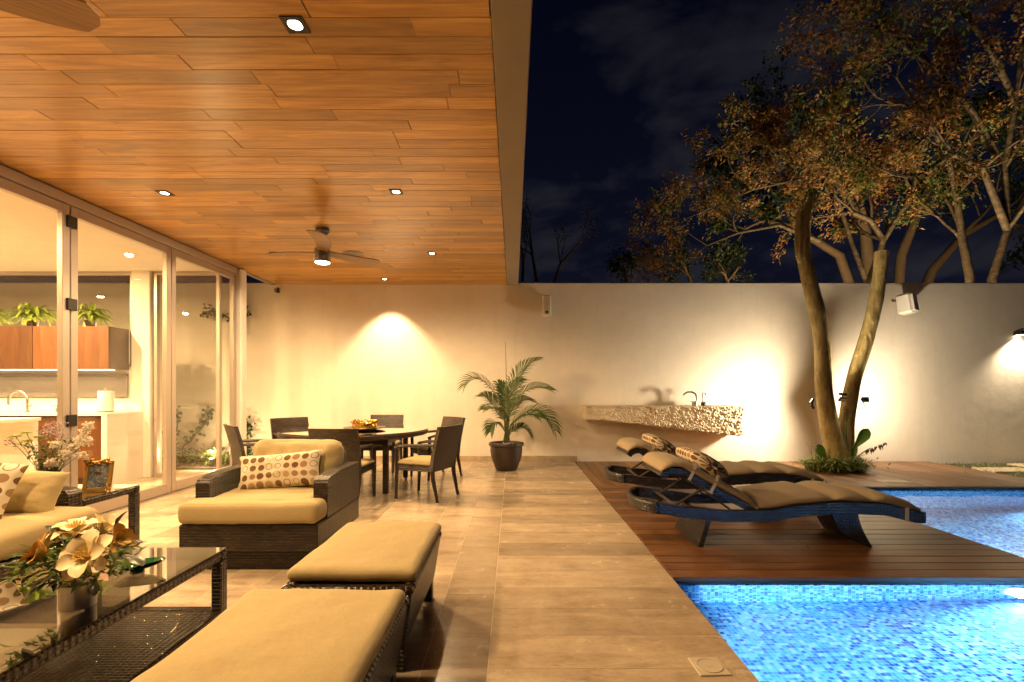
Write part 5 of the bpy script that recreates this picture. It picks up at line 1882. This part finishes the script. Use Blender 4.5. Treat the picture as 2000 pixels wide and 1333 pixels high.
for k in range(26):
    a = W(1586 + random.uniform(-14, 10), 395 + random.uniform(-22, 60), TY - 0.06) - ft.location
    d = Vector((random.uniform(-0.5, 0.9), random.uniform(-0.7, 0.3), random.uniform(0.3, 1.0))).normalized()
    L = random.uniform(0.10, 0.30)
    sp_.tube([a, a + d * L], [0.005, 0.002], 4)
    for j in range(7):
        leaf(spl, a + d * L * random.uniform(0.4, 1.0), rv() + d, Vector((0, 0, 1)), random.uniform(0.03, 0.06), 0.025)
sp_.build('shoots', STEMG, ft)
spl.build('shoot_leaves', leafmat('young_leaf', (0.20, 0.20, 0.03), (0.38, 0.34, 0.07), 0.35), ft)


def flood(px, py, d, name_label, aims, strap=True):
    c = W(px, py, d)
    root = empty('tree_floodlight', c, label=name_label, cat='floodlight', group='floodlights strapped to the forked tree')
    for i, (dx, dz, dy, lit, en, sz, col) in enumerate(aims):
        dv = Vector((dx, dy, dz)).normalized()
        q = dv.to_track_quat('Z', 'Y').to_matrix().to_4x4()
        off = Vector((0.03 * dx, -0.0, 0.05 * (1 if dz > 0 else -1)))
        M = Matrix.Translation(off) @ q
        MB().box(-0.05, 0.05, -0.04, 0.04, -0.03, 0.006, 0.006, M).build('housing', DARK, root)
        MB().box(-0.044, 0.044, -0.034, 0.034, 0.0065, 0.009, 0, M).build('lens', LAMPON if lit else CHROME, root)
        if en:
            l = lamp('flood', 'SPOT', c + off + dv * 0.03, en, col, None, c + off + dv * 3, spot_size=R(sz), spot_blend=0.9, shadow_soft_size=0.07)
    MB().tube([(0, 0, -0.06), (0.0, 0.02, 0.06)], 0.008, 6).build('bracket', DARK, root)
    return root


FL = (1.0, 0.79, 0.52)
flood(1588, 789, TY - 0.16, 'twin floodlight on the curved trunk facing the stone basin', [(-0.72, 0.48, 0.44, True, 225, 164, FL), (-0.72, -0.42, 0.46, False, 225, 166, FL)])
flood(1688, 787, TY - 0.12, 'small floodlight on the straighter trunk facing along the wall', [(0.82, 0.05, 0.42, False, 290, 170, FL), (0.45, 0.88, -0.10, False, 320, 60, FL)])
# small lamp buckled on the inside of the fork
flood(1646, 775, TY - 0.09, 'flat floodlight buckled inside the fork of the tree', [(0.06, 0.98, -0.10, False, 420, 75, FL), (0.0, -0.75, -0.65, False, 30, 120, FL)])  # second, downward head is added to light the planting below

# unseen floodlights added behind the wall to light the trees there
for (gx, gy, ax, ay, az, en, lb) in ((8.0, 8.95, 8.7, 9.3, 6.0, 2300, 'added unseen floodlight behind the wall under the pale barked tree'), (6.0, 9.0, 6.3, 9.6, 5.0, 480, 'added unseen floodlight behind the wall under the rust leaved tree')):
    gf = empty('added_floodlight', (gx, gy, -0.05), label=lb, cat='floodlight', group='added floodlights behind the wall')
    MB().box(-0.10, 0.10, -0.07, 0.07, 0.10, 0.17, 0.01).box(-0.11, -0.10, -0.01, 0.01, 0.0, 0.16).box(0.10, 0.11, -0.01, 0.01, 0.0, 0.16).build('housing', DARK, gf)
    MB().box(-0.09, 0.09, -0.06, 0.06, 0.1705, 0.174).build('lens', LAMPON, gf)
    lamp('added_flood', 'SPOT', (gx, gy, 0.16), en, (1.0, 0.70, 0.34), None, (ax, ay, az), spot_size=R(125), spot_blend=0.8, shadow_soft_size=0.06)

# planting at the foot of the tree
b = MB()
ctr = W(1625, 912, TY - 0.1)
for k in range(520):
    a = random.uniform(0, 6.28)
    r = random.random() ** 0.6
    p = Vector((ctr.x + math.cos(a) * r * 0.46, ctr.y - 0.10 + math.sin(a) * r * 0.22, 0.0))
    d = Vector((math.cos(a) * 0.6 + random.uniform(-.4, .4), math.sin(a) * 0.5 + random.uniform(-.4, .2), random.uniform(0.4, 1.6))).normalized()
    L = random.uniform(0.18, 0.50) * (1.15 - 0.5 * r)
    mid = p + d * L * 0.6
    tip = mid + (d + Vector((math.cos(a), math.sin(a) * 0.5, -1.1)) * 0.7).normalized() * L * 0.5
    s = d.cross(Vector((0, 0, 1))).normalized() * 0.011
    b.add([p - s, p + s, mid + s, mid - s, tip], [(0, 1, 2, 3), (3, 2, 4)])
tag(b.build('strap_grass', GRASSM), 'tufted strap leaved grass round the foot of the forked tree', 'grass', kind='stuff')
b = MB()
for k in range(260):
    p = Vector((ctr.x + random.gauss(0.0, 0.30), ctr.y + random.gauss(-0.05, 0.10), random.uniform(0.02, 0.16)))
    leaf(b, p, rv() + Vector((0, -0.4, 0.4)), Vector((0, 0, 1)), random.uniform(0.04, 0.08), random.uniform(0.03, 0.045))
tag(b.build('ground_cover', LEAFG), 'small leaved green ground cover at the foot of the forked tree', 'plant', kind='stuff')
be = empty('broad_leaf_plant', W(1664, 912, TY - 0.12), label='broad leaved plant with one upright green leaf and a withered one beside the trunk', cat='plant')


def rl(px, py, dd=0.0):
    return W(px, py, TY - 0.12 + dd) - be.location


def bleaf(base, tip, wd, m, name, bend=0.5):
    b = MB()
    L = (tip - base).length
    M = Matrix.Translation(base) @ (tip - base).to_track_quat('Y', 'Z').to_matrix().to_4x4()
    M = M @ Matrix.Rotation(R(70), 4, 'Y')
    petal(b, M, L, wd, 0.1, -bend, 8, 6)
    b.build(name, m, be, smooth=True)


st = MB()
st.tube(bez(rl(1664, 912), rl(1668, 880), rl(1672, 872), 6), 0.008, 6)
st.tube(bez(rl(1666, 912), rl(1672, 888), rl(1700, 876), 8), 0.008, 6)
st.build('stalks', STEMG, be)
BL = leafmat('broad_leaf', (0.05, 0.12, 0.02), (0.11, 0.22, 0.035), 0.2)
bleaf(rl(1670, 874), rl(1696, 838), 0.17, BL, 'leaf', 0.3)
bleaf(rl(1662, 905), rl(1672, 870), 0.08, BL, 'leaf', 0.2)
bleaf(rl(1654, 880), rl(1656, 818, -0.05), 0.05, BL, 'leaf', 0.1)
bleaf(rl(1612, 905), rl(1598, 868), 0.14, BL, 'leaf', 0.3)
bleaf(rl(1668, 908), rl(1684, 896), 0.08, BL, 'leaf', 0.3)
b = MB()
for k in range(22):
    u = random.random()
    leaf(b, rl(1690 + 38 * u, 880 - 16 * u), Vector((random.uniform(-.3, .6), random.uniform(-.3, .3), -1)), Vector((0, -1, 0)), random.uniform(0.05, 0.12), 0.03)
b.build('withered_leaf', TWIG, be)
vi = empty('lilac_flower_stems', W(1590, 905, TY - 0.15), label='thin stems with lilac buds rising left of the trunk foot', cat='flowers')
b, b2 = MB(), MB()
for k in range(5):
    a0 = Vector((random.uniform(-.05, .05), 0, 0))
    t0 = Vector((random.uniform(-.14, .14), random.uniform(-.05, .05), random.uniform(0.22, 0.33)))
    b.tube([a0, t0], [0.004, 0.002], 4)
    for j in range(7):
        leaf(b2, t0 + rv(0.02), rv(), rv(), 0.022, 0.012)
b.build('stems', STEMG, vi)
b2.build('buds', PETALV, vi)

# stepping stones beyond the deck
for (x, y, wx, wy, lb) in ((7.92, 7.72, 0.78, 0.40, 'pale stepping stone right beside the end of the deck'), (8.82, 8.14, 0.62, 0.36, 'pale stepping stone under the wall lamp'), (8.85, 7.55, 0.62, 0.36, 'pale stepping stone in the grass away from the wall')):
    tag(MB().box(x - wx / 2, x + wx / 2, y - wy / 2, y + wy / 2, -0.05, -0.008, 0.012).build('stepping_stone', STEPST), lb, 'stepping stone', 'stepping stones past the deck')
b = MB()
for k in range(2600):
    x, y = random.uniform(7.44, 11), random.uniform(6.5, 8.48)
    p = Vector((x, y, -0.04))
    d = Vector((random.uniform(-.4, .4), random.uniform(-.4, .4), 1)).normalized()
    s = Vector((random.uniform(-1, 1), random.uniform(-1, 1), 0)).normalized() * 0.006
    b.add([p - s, p + s, p + d * random.uniform(0.03, 0.07)], [(0, 1, 2)])
tag(b.build('lawn_grass', GRASSM), 'short grass round the stepping stones', 'grass', kind='stuff')

# ================================================================== TREES BEYOND THE WALL
def grow(wood_mb, leaves, p, d, L, r, lev, maxlev, spread, leaf_n, up=0.15, seg=5):
    pts, rr = [p], [r]
    q, dd = p.copy(), d.normalized()
    r1 = r * 0.55
    for i in range(seg):
        dd = (dd + rv(0.22) + Vector((0, 0, up * 0.25))).normalized()
        q = q + dd * L / seg
        pts.append(q.copy())
        rr.append(r + (r1 - r) * (i + 1) / seg)
    wood_mb.tube(pts, rr, 7 if lev < 2 else (5 if lev < 3 else 3), cap=False)
    if lev >= maxlev - 1:
        for k in range(leaf_n):
            u = random.uniform(0.15, 1.0)
            i = min(seg - 1, int(u * seg))
            leaves.append((pts[i].lerp(pts[i + 1], u * seg - i), dd))
    if lev < maxlev:
        nch = random.choice((3, 4)) if lev < maxlev - 1 else random.choice((3, 4, 5))
        for k in range(nch):
            u = random.uniform(0.35, 1.0) if k else 1.0
            i = min(seg - 1, int(u * seg - 1e-6))
            pp_ = pts[i].lerp(pts[i + 1], min(1, u * seg - i))
            nd = (dd + rv(spread) + Vector((0, 0, up))).normalized()
            grow(wood_mb, leaves, pp_, nd, L * random.uniform(0.5, 0.72), r1 * random.uniform(0.6, 0.85), lev + 1, maxlev, spread, leaf_n, up, seg)


def bg_tree(name, label, base, limbs, maxlev, spread, leaf_n, size, mix, bark=BARK2, up=0.12, seed=1, clump=0.05):
    """limbs: list of (world path, radius start, radius end, child length)"""
    random.seed(seed)
    root = empty(name, base, label=label, cat='tree', group='trees beyond the garden wall')
    wd, lv = MB(), []
    for (path, r0, r1, cl) in limbs:
        P = [Vector(p) - Vector(base) for p in path]
        k = len(P)
        wd.tube(P, [r0 + (r1 - r0) * i / (k - 1) for i in range(k)], 9, cap=False)
        for i in range(1, k):
            d = (P[i] - P[i - 1]).normalized()
            rr = r0 + (r1 - r0) * i / (k - 1)
            for c in range(3 if i == k - 1 else 2):
                if i == 1 and k > 3:
                    continue
                grow(wd, lv, P[i].copy(), (d + rv(spread)).normalized(), cl * random.uniform(0.7, 1.1), rr * 0.6, 1, maxlev, spread, leaf_n, up)
    wd.build('trunk', bark, root, smooth=True)
    parts = {}
    for (p, d) in lv:
        # patches of leaf colour follow the place in the crown
        t = mnoise.noise(p * 0.8 + Vector((seed, 0, 0))) * 0.5 + 0.5 + random.uniform(-0.22, 0.22)
        mt = None
        acc = 0
        for (w_, m_) in mix:
            acc += w_
            if t < acc:
                mt = m_
                break
        mt = mt or mix[-1][1]
        b = parts.setdefault(mt.name, (MB(), mt))[0]
        leaf(b, p + rv(clump), d + rv(1.0) + Vector((0, 0, -0.3)), Vector((0, 0, 1)) + rv(0.4), size * random.uniform(0.7, 1.3), size * random.uniform(0.4, 0.6))
    for k, (b, mt) in parts.items():
        o = b.build('crown', mt, root)
        o['label'] = {'bronze_leaf': 'rust coloured leaves', 'green_leaf': 'green leaves', 'dark_leaf': 'dark green leaves'}.get(k, 'leaves')
    return root


def Ws(pts, d):
    return [W(px, py, d + (q[0] if q else 0)) for (px, py, *q) in pts]


bg_tree('leafy_tree', 'tall pale barked tree with rust and green leaves over the end of the wall', (9.1, 9.4, 0),
        [([(8.7, 9.4, 0.0)] + Ws([(1895, 545), (1880, 470), (1868, 380), (1850, 300, -.4), (1800, 220, -.8), (1750, 150, -1.0)], 9.4), 0.09, 0.02, 1.35),
         ([(9.2, 9.4, 0.0)] + Ws([(1938, 545), (1968, 450), (1962, 330, -.2), (1985, 200, -.5), (1998, 60, -.8)], 9.4), 0.09, 0.025, 1.45),
         (Ws([(1968, 450), (1920, 330, -.3), (1860, 300, -.6), (1790, 345, -.9)], 9.4), 0.07, 0.03, 1.0),
         (Ws([(1962, 330), (1900, 220, -.4), (1820, 130, -.9), (1730, 60, -1.2)], 9.3), 0.07, 0.03, 1.2),
         (Ws([(1985, 200), (1930, 90, -.5), (1860, -10, -1.0), (1790, -60, -1.3)], 9.0), 0.06, 0.03, 1.2)],
        4, 0.9, 9, 0.08, ((0.60, LEAFB), (0.9, LEAFG)), seed=11, clump=0.07)
bg_tree('leafy_tree', 'rust leaved tree spreading over the wall behind the forked tree', (7.3, 10.0, 0),
        [([(7.3, 10.0, 0.0)] + Ws([(1700, 545), (1725, 470), (1700, 430, -.1), (1665, 415, -.2)], 10.0), 0.08, 0.045, 0.9),
         (Ws([(1690, 545), (1665, 480), (1640, 400), (1560, 350, -.4), (1470, 370, -.6), (1400, 400, -.7)], 10.0), 0.05, 0.018, 0.95),
         (Ws([(1640, 400), (1600, 320, -.3), (1560, 270, -.5), (1520, 300, -.7)], 10.0), 0.05, 0.02, 0.85),
         (Ws([(1600, 470), (1520, 440, -.2), (1440, 455, -.3), (1380, 480, -.4)], 10.0), 0.05, 0.02, 0.85),
         (Ws([(1725, 470), (1780, 380, -.3), (1800, 300, -.6)], 10.0), 0.06, 0.03, 0.9)],
        4, 0.9, 7, 0.08, ((0.64, LEAFB), (0.9, LEAFG)), seed=23, clump=0.07)
bg_tree('dark_tree', 'dense dark evergreen tree behind the rust leaved tree', (10.2, 13.5, 0),
        [([(10.2, 13.5, 0.0)] + Ws([(1700, 560), (1690, 450), (1640, 360), (1600, 330)], 13.5), 0.2, 0.08, 1.7),
         ([(10.6, 13.5, 1.5)] + Ws([(1760, 500), (1800, 400), (1830, 330)], 13.5), 0.15, 0.07, 1.7),
         ([(10.4, 13.5, 1.5)] + Ws([(1640, 500), (1560, 450), (1500, 430)], 13.5), 0.15, 0.07, 1.6),
         ([(10.6, 13.5, 1.5)] + Ws([(1820, 530), (1880, 460), (1950, 420)], 13.5), 0.15, 0.07, 1.6)],
        3, 0.8, 22, 0.16, ((1.0, LEAFD),), bark=TWIG, seed=5, clump=0.16)
bg_tree('twiggy_shrub', 'thin bare twigged shrub showing over the wall beside the canopy edge', (1.0, 10.5, 0),
        [([(0.8, 10.5, 0.0)] + Ws([(1050, 560), (1040, 500), (1035, 455)], 10.5), 0.05, 0.02, 0.5),
         ([(1.0, 10.5, 0.5)] + Ws([(1080, 560), (1095, 515), (1130, 478)], 10.5), 0.05, 0.02, 0.5),
         ([(0.6, 10.5, 0.5)] + Ws([(1020, 560), (1022, 510), (1015, 470)], 10.5), 0.05, 0.02, 0.5)],
        3, 0.6, 2, 0.06, ((1.0, LEAFD),), bark=TWIG, seed=8)
bg_tree('dark_shrub', 'low dark shrub line rising just above the wall', (3.2, 11.5, 0),
        [([(3.0, 11.5, 0.0)] + Ws([(1240, 565), (1235, 545)], 11.5), 0.06, 0.03, 0.5),
         ([(4.2, 11.5, 0.0)] + Ws([(1350, 560), (1345, 540)], 11.5), 0.06, 0.03, 0.55),
         ([(5.0, 11.5, 0.0)] + Ws([(1420, 550), (1440, 525)], 11.5), 0.06, 0.03, 0.6)],
        3, 0.8, 9, 0.10, ((1.0, LEAFD),), bark=TWIG, seed=9, clump=0.1)

# ================================================================== POOL LAMPS
def pool_lamp(loc, nrm, label, energy, sz=172, glow=POOLLAMP, r=0.075):
    nrm = Vector(nrm)
    root = empty('pool_lamp', loc, label=label, cat='pool light', group='underwater pool lamps')
    M = nrm.to_track_quat('Z', 'Y').to_matrix().to_4x4()
    a = MB().lathe([(r + 0.022, -0.004), (r + 0.022, 0.010), (r, 0.014), (r, 0.002)], 28)
    a.v = [tuple(M @ Vector(p)) for p in a.v]
    a.build('bezel', WHITE, root, smooth='auto')
    a = MB().lathe([(r, 0.004), (r * 0.6, 0.014), (0, 0.017)], 24)
    a.v = [tuple(M @ Vector(p)) for p in a.v]
    a.build('lens', glow, root, smooth='auto')
    c = Vector(loc) + nrm * 0.05
    lamp('pool_light', 'SPOT', c, energy, POOLC, None, c + nrm, spot_size=R(sz), spot_blend=0.5, shadow_soft_size=0.06)
    return root


pool_lamp((XW, 2.10, -0.22), (1, 0, 0), 'round underwater lamp in the coping wall of the shallow pool', 1150)
pool_lamp((3.42, PF, -0.19), (0, -1, 0), 'round underwater lamp in the wall below the deck edge', 620)
pool_lamp((6.9, PB, -0.55), (0, -1, 0), 'round underwater lamp in the wall below the far deck', 330, 160)
pool_lamp((PR, 4.4, -0.55), (1, 0, 0), 'round underwater lamp in the side of the lounger platform', 250, 160)
